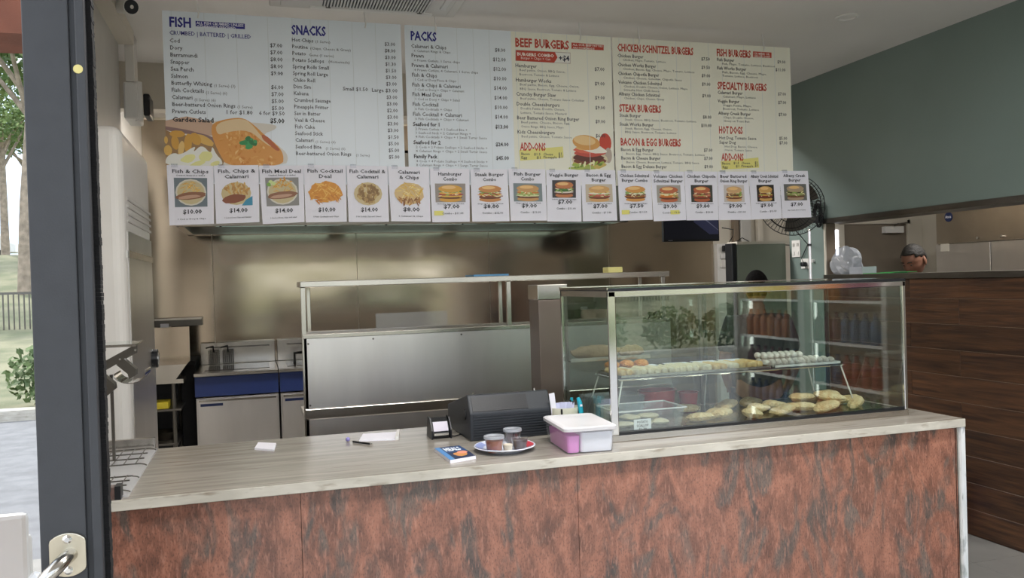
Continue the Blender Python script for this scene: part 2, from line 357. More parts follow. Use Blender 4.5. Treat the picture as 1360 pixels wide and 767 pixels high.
struct(B().box(RW - .004, RW + .006, 5.205, 5.222, 1.549, 1.922).build('trim_5', M['cream']))
struct(B().box(RW + .006, RW + .09, 5.212, 5.2199, 1.549, 1.922).build('trim_6', M['brownlam']))
struct(B().box(RW, RW + .2, -.9, 1.3, 0, ZC).build('wall_right_front', M['green']))
struct(B().box(-3.2, -.98, 1.28, 1.5, 0, 3.3).build('wall_front_left', M['brickred']))
# far door in the back wall
d1 = struct(B().box(5.93, 6.74, BW - .05, BW - .005, 0, 2.06).build('door_1', M['door']))
B().box(5.78, 5.93, BW - .07, BW, 0, 2.10).box(6.74, 6.78, BW - .07, BW, 0, 2.10).box(5.86, 6.78, BW - .07, BW, 2.06, 2.10).build('door_frame', M['cream'], d1)
B().box(6.42, 6.66, BW - .11, BW - .05, 1.96, 2.03).build('door_closer', M['white'], d1, bevel=.004)
B().tube([(6.55, BW - .09, 2.035), (6.50, BW - .2, 2.05), (6.74, BW - .08, 2.07)], .007, 6).build('closer_arm', M['steel_dark'], d1)
sl = B().box(5.815, 5.85, BW - .076, BW - .07, 1.72, 2.0).build('gap_daylight', M['gap_daylight'], d1); sl['label'] = 'narrow glowing strip for daylight through the door gap'  # glowing strip stands in for daylight through the gap of the ajar door
# ceiling fittings
ac = thing('ceiling_air_conditioner', (.58, 3.8, ZC - .03), 'white square ceiling cassette air conditioner with a slatted grille above the menu boards', 'air conditioner')
ax0, ax1, ay0, ay1 = .11, 1.05, 3.43, 4.37; AZ = ZC - .04
B().box(ax0, ax1, ay0, ay1, AZ + .012, ZC).box(ax0 + .05, ax1 - .05, ay0 + .05, ay1 - .05, AZ, AZ + .012).build('panel', M['whitegloss'], ac, bevel=.008)
B().box(.36, .88, 3.62, 4.27, AZ - .001, AZ + .001).build('grille_recess', M['black'], ac)
g = B()
for i in range(33): g.box(.365 + i * .0157, .3725 + i * .0157, 3.625, 4.265, AZ - .007, AZ - .001)
o = g.build('grille_slats', M['white'], ac); o['kind'] = 'stuff'
for (a, b, c, d) in ((.3, .92, 4.282, 4.312), (.3, .92, 3.55, 3.58), (.21, .24, 3.6, 4.2), (.94, .97, 3.6, 4.2)):
    B().box(a, b, c, d, AZ - .006, AZ + .002).build('air_flap', M['white'], ac, bevel=.003)
for x in (.39, .85): B().box(x - .012, x + .012, 4.27, 4.282, AZ - .008, AZ + .003).build('grille_clip', M['steel_dark'], ac)
for i_, (nm_, x_, y_, p_) in enumerate(FILL_LIGHTS):  # made-up boxes and glowing faces around the added fill lights
    t = thing('fill_panel', (x_, y_, ZC - .05), ['fluorescent ceiling light over the customer side, left', 'fluorescent ceiling light over the customer side, right', 'fluorescent ceiling light in the kitchen, left', 'fluorescent ceiling light in the kitchen, right', 'fluorescent ceiling light in the room beyond the half wall'][i_], 'ceiling light')  # all of these are the added fill panels
    B().box(x_ - .62, x_ + .62, y_ - .16, y_ + .16, ZC - .045, ZC).build('housing', M['white'], t)
    B().box(x_ - .59, x_ + .59, y_ - .13, y_ + .13, ZC - .05, ZC - .045).build('fill_glow', mat('fill_panel_glow', 'fff6e8', .5, emit=2), t)
dl = thing('downlight', (3.24, 3.99, ZC), 'round white recessed downlight in the ceiling near the green wall', 'light')
B().lathe([(.045, .0), (.062, 0), (.065, -.006), (.05, -.010), (.045, -.004)], (3.24, 3.99, ZC)).build('trim_ring', M['white'], dl, smooth=True)
B().lathe([(.0, -.002), (.045, -.003), (.045, 0)], (3.24, 3.99, ZC)).build('lens', M['greywall'], dl)
cc = thing('security_camera', (-.53, 4.40, ZC), 'white bullet security camera with a black lens face on the ceiling by the left wall', 'camera')
B().cyl((-.60, 4.50, ZC), (-.60, 4.50, ZC - .02), .035).cyl((-.60, 4.50, ZC - .02), (-.565, 4.44, ZC - .05), .01).build('mount', M['white'], cc, smooth=True)
a = Vector((-.62, 4.52, 2.99)); b = Vector((-.525, 4.36, 2.935))
B().cyl(a, b, .036, n=20).build('housing', M['white'], cc, smooth=True)
dd = (b - a).normalized(); B().cyl(b, b + dd * .006, .033, n=20).build('lens_face', M['black'], cc)
B().cyl(b + dd * .006, b + dd * .01, .009, n=16).build('lens', M['chrome'], cc)
# column and box on left wall
bx = thing('insect_trap', (-.6, 5.1, 2.42), 'white wall-mounted insect trap box high on the left wall with a black grille side', 'insect trap')
p0 = at(165.5, 158, y=5.08); p1 = at(188, 110, y=5.08)
B().box(p0.x, p1.x - .02, 5.06, 5.3, p0.z, p1.z).build('body', M['white'], bx, bevel=.01)
B().cyl(((p1.x - .02), 5.1, (p0.z + p1.z) / 2 - .11), ((p1.x - .02), 5.1, (p0.z + p1.z) / 2 + .11), .02).build('rounded_front', M['white'], bx, smooth=True)
B().box(p1.x, p1.x + .035, 5.12, 5.3, p0.z + .03, p1.z - .05).build('grille', M['black'], bx, bevel=.008)
p2 = at(165.5, 43, y=5.09); p3 = at(180, 110, y=5.09)
solo(B().box(p2.x, p3.x, 5.06, 5.2, p3.z, ZC), 'wall_duct', M['whitegloss'], 'white vertical duct running from the ceiling down to the insect trap', 'duct', (p2.x, 5.1, p3.z), bevel=.003)

# ================================================================ COUNTER
ct = thing('service_counter', (.95, 2.8, 0), 'long service counter faced in red granite with a pale stone worktop', 'counter')
B().box(-.86, 2.40, CF_Y + .045, CB_Y - .02, 0, CH - .03).build('carcass', M['brownlam'], ct)
for a, b in ((-.86, .101), (.1025, .939), (.9405, 2.407)):
    B().box(a, b, CF_Y + .018, CF_Y + .044, .0, CH - .031).build('granite_slab', M['granite'], ct)
tp = B().box(-.86, 2.44, CF_Y, CB_Y, CH - .03, CH).build('worktop', [M['marble'], M['marble_edge']], ct, bevel=.002)
for p in tp.data.polygons:
    if abs(p.normal.y) > .9: p.material_index = 1
B().box(2.409, 2.421, CF_Y + .012, CF_Y + .045, 0, CH - .031).build('metal_edge_strip', M['chrome'], ct)
B().box(2.421, 2.44, CF_Y + .004, CB_Y, 0, CH - .03).build('end_panel', M['marble_white'], ct)

# ================================================================ SLIDING DOOR at the left
DY = 1.15; sd_ = thing('sliding_door', (-.3, DY, 0), 'dark grey aluminium framed glass door at the left edge with a steel pull handle', 'door')
B().box(-.262, -.2105, DY, DY + .045, 0, 2.6).build('stile', M['frame'], sd_, bevel=.0015)
B().box(-.2105, -.2035, DY + .006, DY + .045, 0, 2.6).build('stile_groove', M['frame'], sd_)
B().box(-.2035, -.1925, DY - .002, DY + .045, 0, 2.6).build('stile_edge', M['frame'], sd_, bevel=.0015)
B().box(-1.2, -.262, DY, DY + .045, 2.5, 2.6).box(-1.2, -.262, DY, DY + .045, 0, .12).build('rail', M['frame'], sd_)
B().box(-1.2, -.262, DY + .02, DY + .028, .12, 2.5).build('glass_pane', M['doorglass'], sd_)
br = B()
random.seed(3)
for i in range(420):
    z = .4 + i * .005; br.box(-.1925, -.1862 + random.uniform(-.0005, .0005), DY + .012, DY + .03, z, z + .0048)
o = br.build('brush_seal', M['blackmat'], sd_); o['kind'] = 'stuff'
B().lathe([(.0, -.002), (.0055, -.002), (.006, 0)], (0, 0, 0), 16, Matrix.Translation(at(104, 92, y=DY - .0005)) @ Matrix.Rotation(R(-90), 4, 'X')).build('brass_screw', mat('brass', 'c8b878', .3, 1), sd_)
hc = at(91, 735, y=DY)
def rose(cz):
    b = B(); pts = []
    for i in range(32):
        t = 2 * math.pi * i / 32; x = .0275 * math.cos(t); z = .027 * math.sin(t); x = max(-.0205, min(.0205, x)); pts.append((hc.x + x, cz + z))
    b.prism(pts, DY - .005, DY, 'y'); return b
ha = B()
pl = rose(hc.z).build('handle_plate', mat('satin_brass_steel', 'cfc6b2', .3, 1), sd_, bevel=.001)
for dz in (.019, -.019): B().lathe([(0, .002), (.003, .002), (.0055, 0)], (0, 0, 0), 12, Matrix.Translation((hc.x, DY - .005, hc.z + dz)) @ Matrix.Rotation(R(90), 4, 'X')).build('screw', M['chrome'], pl)
pl2 = rose(hc.z - .35).build('handle_plate', M['steel'], sd_, bevel=.001)
pts = [(hc.x + .003, DY - .004, hc.z), (hc.x, DY - .022, hc.z), (hc.x - .004, DY - .036, hc.z - .003), (hc.x - .012, DY - .044, hc.z - .010), (hc.x - .024, DY - .046, hc.z - .024), (hc.x - .032, DY - .046, hc.z - .045), (hc.x - .036, DY - .046, hc.z - .08), (hc.x - .036, DY - .046, hc.z - .26), (hc.x - .03, DY - .046, hc.z - .32), (hc.x - .01, DY - .036, hc.z - .348), (hc.x, DY - .004, hc.z - .35)]
B().tube(pts, .0085, 14).build('pull_bar', M['steel'], sd_, smooth=True)

# ================================================================ RANGE HOOD, BACK LINE
hf0 = at(228, 300, z=2.035); hf1 = at(828, 293, z=2.035); HY = 6.42; hx0, hx1 = -.53, 2.98
hd = thing('range_hood', ((hx0 + hx1) / 2, HY, 2.035), 'long stainless steel range hood behind the menu boards with pale light panels underneath', 'range hood')  # the light panels are a glow standing in for the pale reflection
B().box(hx0, hx1, HY, HY + .02, 2.05, 2.6).box(hx0, hx1, BW - .03, BW - .01, 2.05, 2.6).box(hx0, hx0 + .02, HY, BW - .01, 2.05, 2.6).box(hx1 - .02, hx1, HY, BW - .01, 2.05, 2.6).box(hx0, hx1, HY, BW - .01, 2.58, 2.6).build('canopy', M['steel'], hd)
B().box(hx0, hx1, HY - .01, HY + .05, 2.035, 2.055).box(hx0, hx1, BW - .08, BW - .01, 2.035, 2.055).box(hx0, hx0 + .05, HY, BW - .01, 2.035, 2.055).box(hx1 - .05, hx1, HY, BW - .01, 2.035, 2.055).build('gutter', M['steel'], hd)
for i in range(3): B().box(hx0 + .25 + i * 1.12, hx0 + 1.2 + i * 1.12, HY + .25, HY + .42, 2.06, 2.08).build('glow_panel', M['hoodglow'], hd)  # emission stands in for the pale reflection under the hood
for i in range(6): B().box(hx0 + .1 + i * .56, hx0 + .62 + i * .56, HY + .5, BW - .12, 2.12, 2.14).build('grease_filter', M['steel_dark'], hd)
for i in range(6): B().cyl((hx0 + .3 + i * .6, HY + .02, 2.036), (hx0 + .3 + i * .6, HY + .02, 2.028), .008, n=8).build('bolt', M['black'], hd)

def fryer(x0, x1, label, baskets):
    t = thing('deep_fryer', ((x0 + x1) / 2, 7.08, 0), label, 'fryer', None)
    B().box(x0, x1, 6.74, 7.45, .08, .76).build('body', M['steel_panel'], t)
    B().box(x0 - .005, x1, 6.69, 6.76, .775, .925).build('control_fascia', M['navy'], t, bevel=.004)
    B().box(x0 - .01, x1, 6.67, 7.45, .93, .955).build('top_rim', M['steel'], t, bevel=.004)
    B().box(x0 + .06, x1 - .06, 6.85, 7.3, .956, .958).build('oil_vat', mat('fryer_oil', '2a2018', .1), t)
    B().box(x0 + .0, x1 - .004, 7.42, 7.47, .955, 1.134).build('splashback', M['steel'], t, bevel=.004)
    B().box(x0 + .08, x1 - .05, 7.412, 7.42, 1.09, 1.10).build('hanging_rail', M['steel_dark'], t)
    dr = B().box(x0 + .012, x1 - .012, 6.715, 6.738, .1, .755).build('door', M['steel_panel'], t, bevel=.003)
    B().box(x0 + .03, min(x1 - .02, x0 + .19), 6.713, 6.716, .70, .72).build('label_strip', M['navy'], dr)
    B().box(x0 + .02, x1 - .02, 6.70, 6.715, .735, .75).build('door_lip', M['steel'], dr)
    for sx in (x0 + .05, x1 - .05):
        for sy in (6.8, 7.38): B().cyl((sx, sy, 0), (sx, sy, .08), .02).build('leg', M['steel_dark'], t)
    for k in range(baskets):
        bx = x0 + .11 + k * .11; w = B()
        for i in range(6): w.cyl((bx - .04 + i * .016, 7.36, .97), (bx - .04 + i * .016, 7.36, 1.08), .0016, n=4).cyl((bx - .04 + i * .016, 7.26, .97), (bx - .04 + i * .016, 7.26, 1.08), .0016, n=4)
        for i in range(7): z = .97 + i * .018; w.tube([(bx - .042, 7.26, z), (bx + .042, 7.26, z), (bx + .042, 7.36, z), (bx - .042, 7.36, z)], .0016, 4, True)
        bt = thing('fryer_basket', (bx, 7.31, .97), ['wire fryer basket at the left on the wider fryer', 'wire fryer basket to the right of its twin on the wider fryer'][k], 'fryer basket', 'fryer baskets')
        o = w.build('wire_mesh', M['steel_dark'], bt); o['kind'] = 'stuff'
        B().tube([(bx, 7.26, 1.07), (bx, 7.2, 1.12), (bx - .05, 7.15, 1.11)], .006, 6).build('handle', M['black'], bt)
    return t
fryer(-.455, .143, 'wide stainless deep fryer with a blue band, left of its narrower neighbour', 2)
f2 = fryer(.158, .55, 'narrow stainless deep fryer with a blue band beside the pass-through bench', 0)
B().tube([(.29, 7.2, .955), (.29, 7.2, 1.03), (.36, 7.15, 1.04)], .012, 8).build('lift_handle', M['black'], f2)
hk = solo(B().box(.445, .53, 6.66, 6.668, .22, .38), 'hanging_card', M['cork'], 'brown cardboard tag hanging low on the narrow fryer', 'card', (.48, 6.66, .22))

# left prep sink area
sk = thing('prep_sink', (-.65, 7.0, 0), 'stainless prep sink with a tall splash panel left of the fryers', 'sink')
B().box(-.86, -.50, 6.9, 6.92, 1.04, 1.30).build('splash_panel', M['steel_wall'], sk)
B().prism([(-.86, 1.04), (-.50, 1.04), (-.58, .93), (-.86, .93)], 6.55, 6.9, 'y').build('bowl', M['steel'], sk)
B().box(-.86, -.53, 6.6, 7.0, .90, .93).build('front_lip', M['steel'], sk)
B().box(-.86, -.55, 6.6, 7.2, .70, .715).build('shelf', M['steel_dark'], sk)
B().box(-.86, -.58, 6.6, 7.2, .45, .465).build('shelf', M['steel_dark'], sk)
for x, y in ((-.84, 6.62), (-.60, 6.62), (-.84, 7.15), (-.60, 7.15)): B().cyl((x, y, 0), (x, y, .9), .015).build('leg', M['steel_dark'], sk)
solo(B().box(-.575, -.47, 6.95, 7.45, .0, 1.0).box(-.58, -.465, 6.93, 7.46, 1.0, 1.03), 'shade_box', M['blackmat'], 'slim black cabinet in the gap between the prep sink and the fryers', 'cabinet', (-.52, 7.2, 0), bevel=.006)  # black box added as the dark shade of this gap
B().box(-.86, -.60, 7.2, 7.22, 0, .9).build('shade_panel', M['black'], sk)  # dark sheet added to deepen the shade behind the sink shelves
solo(B().box(-.78, -.64, 6.62, 6.8, .716, .765), 'food_box', M['yellow'], 'small yellow box on the shelf under the prep sink', 'box', (-.7, 6.7, .716), bevel=.003)
solo(B().lathe([(0, 0), (.06, 0), (.11, .06), (.115, .062), (.1, .05), (.05, .008), (0, .008)], (-.69, 6.8, .466)), 'mixing_bowl', M['steel'], 'steel bowl on the lowest shelf under the prep sink', 'bowl', (-.69, 6.8, .466), smooth=True)
rl = thing('docket_rail', (-.63, 7.45, 1.29), 'short steel docket rail on the back wall above the prep sink', 'rail')
B().box(-.85, -.435, 7.43, 7.495, 1.285, 1.35).build('rail_body', M['steel_dark'], rl)
B().box(-.85, -.435, 7.41, 7.44, 1.335, 1.352).build('rail_lip', M['steel'], rl)
solo(B().box(-.755, -.69, 7.402, 7.405, 1.20, 1.31), 'order_slip', M['paper'], 'white paper slip hanging from the docket rail', 'paper', (-.72, 7.403, 1.2))

# tall appliance at left
fr = thing('upright_fridge', (-.68, 4.15, 0), 'tall white upright fridge with rounded corner and stainless lower side at the left', 'fridge')
B().box(-.85, -.5, 3.7, 4.6, 0, 2.255).build('cabinet', M['whitegloss'], fr, bevel=.045, seg=5)
B().box(-.5, -.496, 3.78, 4.58, .1, 1.83).build('stainless_side', M['steel_panel'], fr)
for z in (1.87, 1.9, 1.93, 1.96): B().box(-.5, -.496, 3.8, 4.6, z, z + .012).build('vent_louvre', M['greywall'], fr)
B().box(-.5, -.492, 3.76, 4.6, 1.72, 1.75).build('trim_strip', M['chrome'], fr)
B().cyl((-.5, 4.45, 1.25), (-.47, 4.45, 1.25), .045, n=20).build('dial', M['black'], fr)
B().cyl((-.47, 4.45, 1.25), (-.465, 4.45, 1.25), .03, n=20).build('dial_face', M['chrome'], fr)

# pass through bench
bn = thing('pass_through_bench', (1.2, 4.4, 0), 'stainless steel pass-through bench with an over-shelf frame behind the counter', 'bench')
BY = 4.2
B().box(.215, 2.19, BY, BY + .004, .985, 1.325).build('upper_panel', M['steel_panel'], bn)
B().box(.215, 2.19, BY, BY + .004, .3, .93).build('lower_panel', M['steel_panel'], bn)
B().box(.21, 2.19, BY - .012, BY + .03, .935, .983).build('ledge', M['steel'], bn, bevel=.003)
B().box(.21, 2.19, BY - .004, BY + .03, 1.325, 1.345).build('mid_rail', M['steel'], bn, bevel=.002)
B().box(.205, 2.19, BY - .01, BY + .32, 1.575, 1.604).build('over_shelf', M['steel'], bn, bevel=.003)
for x in (.218, 1.262, 2.155):
    B().box(x - .012, x + .012, BY, BY + .024, .0 if x < 1 else 1.345, 1.575).build('upright', M['steel'], bn, bevel=.002)
for x in (.26, 1.30, 2.155): B().box(x - .01, x + .01, BY + .29, BY + .31, 1.345, 1.575).build('upright', M['steel'], bn, bevel=.002)
B().box(.22, 2.19, BY + .03, BY + .65, .88, .91).build('bench_top', M['steel'], bn)
B().box(.24, 2.19, BY + .29, BY + .31, 1.325, 1.345).build('mid_rail', M['steel'], bn)
for x in (.24, 2.16): B().box(x, x + .03, BY + .6, BY + .63, 0, .88).build('leg', M['steel'], bn)
for x, z in ((.235, 1.30), (.235, 1.0), (.55, 1.31), (1.0, 1.31)): B().cyl((x, BY, z), (x, BY - .004, z), .005, n=8).build('rivet', M['steel_dark'], bn)
solo(B().box(.60, .985, BY + .25, BY + .256, 1.346, 1.425), 'glass_upstand', M['frost'] if 0 else M['clearplastic'], 'small clear upstand pane standing on the pass-through bench mid rail', 'glass', (.8, BY + .25, 1.346))
solo(B().box(1.08, 1.27, BY + .02, BY + .2, 1.604, 1.614), 'blue_tray', mat('blue_tray_plastic', '4f86ad', .4), 'thin blue tray lying on the over-shelf of the pass-through bench', 'tray', (1.17, BY + .1, 1.604))
p = at(805, 360, y=4.35); q = at(824, 352, y=4.35)
solo(B().box(p.x, q.x, 4.32, 4.4, 1.604, 1.604 + .032), 'yellow_sponge', M['yellowpale'], 'pale yellow sponge on the right end of the over-shelf', 'sponge', ((p.x + q.x) / 2, 4.36, 1.604), bevel=.004)
cp = thing('steel_post', (1.22, 3.5, 0), 'square brown steel post just left of the glass display cabinet', 'post')
B().box(1.168, 1.30, 3.45, 3.58, 0, 1.49).build('shaft', mat('brown_steel', '7d7067', .4, .6), cp, bevel=.003)
B().box(1.165, 1.303, 3.447, 3.583, 1.49, 1.556).build('cap_box', M['steel'], cp, bevel=.003)

# ================================================================ MENU BOARDS
def board(pL, pR, label, mats):
    a = at(*pL, y=YB); b = at(*pR, y=YB); zt = (a.z + b.z) / 2; zb = zt - .841
    t = thing('menu_board', ((a.x + b.x) / 2, YB, zb), label, 'menu board', 'hanging menu boards')
    B().box(a.x, b.x, YB, YB + .006, zb, zt).build('panel', mats, t)
    # faint painted timber grooves of the printed background
    ink = Ink(lambda x, y, l: (x, YB - .0004 - l, y)); 
    x = a.x + .04
    while x < b.x - .03: ink.rect(x, zb + .002, x + .0022, zt - .002, 'd3d9da'); x += random.choice((.09, .12, .15))
    later(ink, 'groove_print', t)
    for fx in (.14, .84):
        hx = a.x + (b.x - a.x) * fx
        hkk = B().tube([(hx, YB - .004, zt - .03), (hx + .004, YB - .006, zt - .01), (hx, YB - .002, zt + .015), (hx - .003, YB, ZC)], .0035, 6)
        hkk.build('hook', M['white'], t, smooth=True)
    return t, a, b, zt, zb
b1 = board((215, 13), (532, 33), 'leftmost menu board, FISH and SNACKS in blue lettering with a fish and chips picture', M['boardblue'])
b2 = board((537, 33), (811, 49), 'middle menu board, PACKS in blue and BEEF BURGERS in red', M['boardblue'])
b3 = board((813, 50), (1049, 63), 'rightmost menu board, red headings CHICKEN SCHNITZEL BURGERS and FISH BURGERS', M['boardcream'])
def mapper(sc, ox, oy):     # coordinates read off an enlargement of the board, put on the board's own plane
    def P(x, y): v = at(ox + x / sc, oy + y / sc, y=YB); return v.x, v.z
    return P
def bink(t, lay=.0012): return later(Ink(lambda x, z, l: (x, YB - lay - l, z)), 'lettering', t)
BLU = '2b2a86'; RED = 'c0432f'; TX = '3a3a3e'; SUB = '5e5e60'
def line(ink, P, x, y, s, h, col=TX, w=None, align='LEFT', bold=.010, sx=.95, h_m=None, x2=None):
    u, v = P(x, y); ww = None
    if x2: ww = P(x2, y)[0] - u
    ink.text(s, u, v, h, col, align, ww, bold, sx)
# board 1
P = mapper(1150 / 330, 210, 0); ink = bink(b1[0])
line(ink, P, 50, 122, 'FISH', .046, BLU, bold=.03, x2=150); line(ink, P, 618, 158, 'SNACKS', .046, BLU, bold=.03, x2=776)
u0, v0 = P(173, 92); u1, v1 = P(402, 138); bn = later(Ink(lambda x, z, l: (x, YB - .0009 - l, z)), 'banner', b1[0]); bn.rect(u0, v0 - .005, u1, v1 + .003, BLU)
line(ink, P, 178, 112, 'ALL FISH CRUMBED UNLESS', .013, 'e6e6f4', bold=.03, x2=396); line(ink, P, 178, 128, 'OTHERWISE SPECIFIED', .013, 'e6e6f4', bold=.03, x2=360)
line(ink, P, 52, 160, 'CRUMBED | BATTERED | GRILLED', .020, BLU, bold=.01, x2=428)
fish = ['Cod', 'Dory', 'Barramundi', 'Snapper', 'Sea Perch', 'Salmon', 'Butterfly Whiting', 'Fish Cocktails', 'Calamari', 'Beer-battered Onion Rings', 'Prawn Cutlets']
fpr = ['$7.00', '$7.00', '$8.00', '$8.00', '$9.00', '', '$6.00', '$7.00', '$5.00', '$5.00', '']
fs = {6: ('(1 Serve) (3)', 258, 356), 7: ('(1 Serve) (6)', 220, 318), 8: ('(1 Serve) (6)', 168, 265), 9: ('(1 Serve)', 366, 436)}
for i, s in enumerate(fish):
    y = 196 + i * 32.7; x = 53 + i * 1.2; line(ink, P, x, y, s, .0195)
    if fpr[i]: line(ink, P, 575 + i * .9, y + 25 - i * .6, fpr[i], .0195, align='RIGHT')
    if i in fs: line(ink, P, fs[i][1], y + 10, fs[i][0], .014, SUB, x2=fs[i][2], bold=0)
line(ink, P, 312, 527, '1 for $1.80', .0195, x2=432); line(ink, P, 467, 531, '6 for $9.50', .0195, x2=585)
line(ink, P, 66, 562, 'Garden Salad', .0225, '2a2626', bold=.03, x2=257); line(ink, P, 585, 570, '$5.00', .0225, '2a2626', bold=.03, align='RIGHT')
sn = [('Hot Chips', '(1 Serve)', '$3.00'), ('Poutine', '(Chips, Cheese & Gravy)', '$8.00'), ('Potato', 'Gems (1 serve)', '$3.00'), ('Potato Scallops', '(Homemade)', '$1.30'), ('Spring Rolls Small', '', '$1.50'), ('Spring Roll Large', '', '$3.00'), ('Chiko Roll', '', '$3.00'), ('Dim Sim', '', ''), ('Kabana', '', '$3.00'), ('Crumbed Sausage', '', '$3.00'), ('Pineapple Fritter', '', '$2.00'), ('Sav in Batter', '', '$3.00'), ('Veal & Cheese', '', '$3.00'), ('Fish Cake', '', '$3.00'), ('Seafood Stick', '', '$1.50'), ('Calamari', '(1 Serve) (6)', '$5.00'), ('Seafood Bite', '(1 Serve) (6)', '$5.00'), ('Beer-battered Onion Rings', '(1 Serve)', '$5.00')]
sx_ = {0: (727, 795), 1: (703, 890), 2: (697, 812), 3: (787, 885), 15: (728, 820), 16: (775, 865), 17: (915, 978)}
for i, (a, c, d) in enumerate(sn):
    y = 192 + i * 30.9; x = 618 + i * 1.1; line(ink, P, x, y, a, .0185)
    if c: line(ink, P, sx_[i][0], y + 6, c, .013, SUB, x2=sx_[i][1], bold=0)
    if d: line(ink, P, 1098 + i * 1.15, y + 22 - i * .3, d, .0185, align='RIGHT')
line(ink, P, 855, 418, 'Small $1.50', .0185, x2=970); line(ink, P, 988, 424, 'Large $3.00', .0185, x2=1106)
# fish and chips picture of board 1
pic = later(Ink(lambda x, z, l: (x, YB - .0008 - l, z), .000005), 'food_picture', b1[0])
P = mapper(1360 / 185, 215, 145)
def chaikin(p, k=2):
    for _ in range(k):
        n = len(p); p = [q for i in range(n) for q in ((p[i][0] * .75 + p[(i + 1) % n][0] * .25, p[i][1] * .75 + p[(i + 1) % n][1] * .25), (p[i][0] * .25 + p[(i + 1) % n][0] * .75, p[i][1] * .25 + p[(i + 1) % n][1] * .75))]
    return p
def pp(pts, col): pic.poly([P(*q) for q in (chaikin(pts) if len(pts) > 9 or (len(pts) > 6 and pts[0][0] > 60) else pts)], col)
pp([(35, 120), (500, 110), (1100, 140), (1130, 190), (960, 250), (1180, 380), (1240, 470), (1200, 560), (45, 560), (35, 300)], 'd9d2c6')
pp([(35, 110), (240, 70), (480, 120), (560, 250), (430, 260), (240, 200), (35, 165)], 'c9a890')
pp([(35, 165), (240, 200), (440, 250), (560, 300), (520, 340), (300, 250), (90, 215), (35, 200)], '8d6f6a')
pp([(35, 200), (120, 240), (220, 250), (540, 330), (620, 480), (590, 560), (40, 560)], '9c7a52')
for (x, y, rx, ry, rot) in ((150, 240, 75, 36, 0), (130, 325, 38, 75, 5), (255, 330, 40, 100, -6), (190, 380, 30, 80, -10), (410, 300, 110, 42, -28), (60, 400, 40, 55, 0), (330, 290, 50, 70, 30), (40, 300, 18, 40, 0)):
    cu, cv = P(x, y); k = P(100, 0)[0] - P(0, 0)[0]; k /= 100
    pic.ell(cu, cv, rx * k, ry * k, random.choice(('dcb15e', 'e2bd75', 'd39f45')), rot, 14, .05)
pp([(35, 470), (120, 420), (180, 450), (340, 345), (300, 430), (390, 340), (480, 440), (490, 350), (530, 440), (590, 500), (590, 560), (40, 560)], 'e9e8df')
for (x, y, rx, ry) in ((260, 480, 80, 40), (430, 460, 70, 55), (350, 530, 90, 25), (520, 530, 50, 25)):
    cu, cv = P(x, y); pic.ell(cu, cv, rx * k, ry * k, 'e6e29a', 20, 14, .1)
pp([(500, 130), (650, 90), (800, 80), (920, 170), (1000, 250), (1130, 350), (1190, 440), (1180, 560), (640, 560), (570, 450), (500, 300), (480, 200)], 'd9974a')
for i in range(150):
    x = random.uniform(540, 1130); y = random.uniform(220, 545)
    if x < 540 + (y - 200) * .3 or x > 850 + (y - 150) * .75: continue
    cu, cv = P(x, y); pic.ell(cu, cv, random.uniform(10, 32) * k, random.uniform(6, 16) * k, random.choice(('e2ac62', 'cf8436', 'dda155', 'e8bd7c', 'd4903f')), random.uniform(0, 180), 9, .3)
pp([(520, 130), (800, 80), (900, 170), (960, 250), (1090, 380), (1000, 330), (850, 200), (640, 220), (540, 260)], 'e3c79b')
pp([(970, 240), (1040, 270), (1110, 350), (1160, 400), (1120, 410), (1040, 340), (980, 290)], 'b9633a')
for (x, y, rx, ry, rot) in ((845, 320, 55, 50, 0), (800, 325, 42, 26, 10), (890, 330, 44, 28, -20), (850, 365, 40, 30, 0), (840, 285, 28, 28, 0), (910, 315, 22, 20, 0)):
    cu, cv = P(x, y); pic.ell(cu, cv, rx * k, ry * k, random.choice(('2f8a4c', '3a9a58', '27743f')), rot, 10, .2)
# board 2 (left cool half, right warm half)
P = mapper(1059 / 290, 530, 20); ink = bink(b2[0])
wa = later(Ink(lambda x, z, l: (x, YB - .0002 - l, z)), 'warm_background', b2[0]); xm = P(548, 300)[0]; wa.rect(xm, b2[4] + .001, b2[2].x - .001, b2[3] - .001, 'ecead9')
line(ink, P, 55, 120, 'PACKS', .046, BLU, bold=.03, x2=180)
packs = [('Calamari & Chips', 158, ['6 Calamari Rings & Chips'], '$8.00', 180), ('Prawn', 204, ['6 Prawn Cutlets, 1 Serve chips'], '$12.00', 226), ('Prawn & Calamari', 251, ['4 Prawn Cutlets, 4 Calamari, 1 Serve chips'], '$12.00', 272), ('Fish & Chips', 298, ['1 Cod or Dory Piece & Chips'], '$10.00', 318), ('Fish & Chips & Calamari', 346, ['1 Cod or Dory + Chips + Calamari'], '$14.00', 364), ('Fish Meal Deal', 392, ['1 Cod or Dory + Chips + Salad'], '$14.00', 411), ('Fish Cocktail', 440, ['6 Fish Cocktails + Chips'], '$10.00', 457), ('Fish Cocktail + Calamari', 488, ['6 Fish Cocktails + Chips + Calamari'], '$14.00', 503), ('Seafood for 1', 537, ['2 Prawn Cutlets + 1 Seafood Bite +', '1 Seafood Stick + 2 Calamari Rings +', '4 Fish Cocktails + Chips + 1 Small Tartar Sauce'], '$13.00', 551), ('Seafood for 2', 625, ['2 Cods + 2 Potato Scallops + 2 Seafood Sticks +', '4 Calamari Rings + Chips + 2 Small Tartar Sauce'], '$24.00', 636), ('Family Pack', 693, ['4 Cods + 4 Potato Scallops + 4 Seafood Sticks +', '8 Calamari Rings + Chips + 1 Large Tartar Sauce'], '$45.00', 702)]
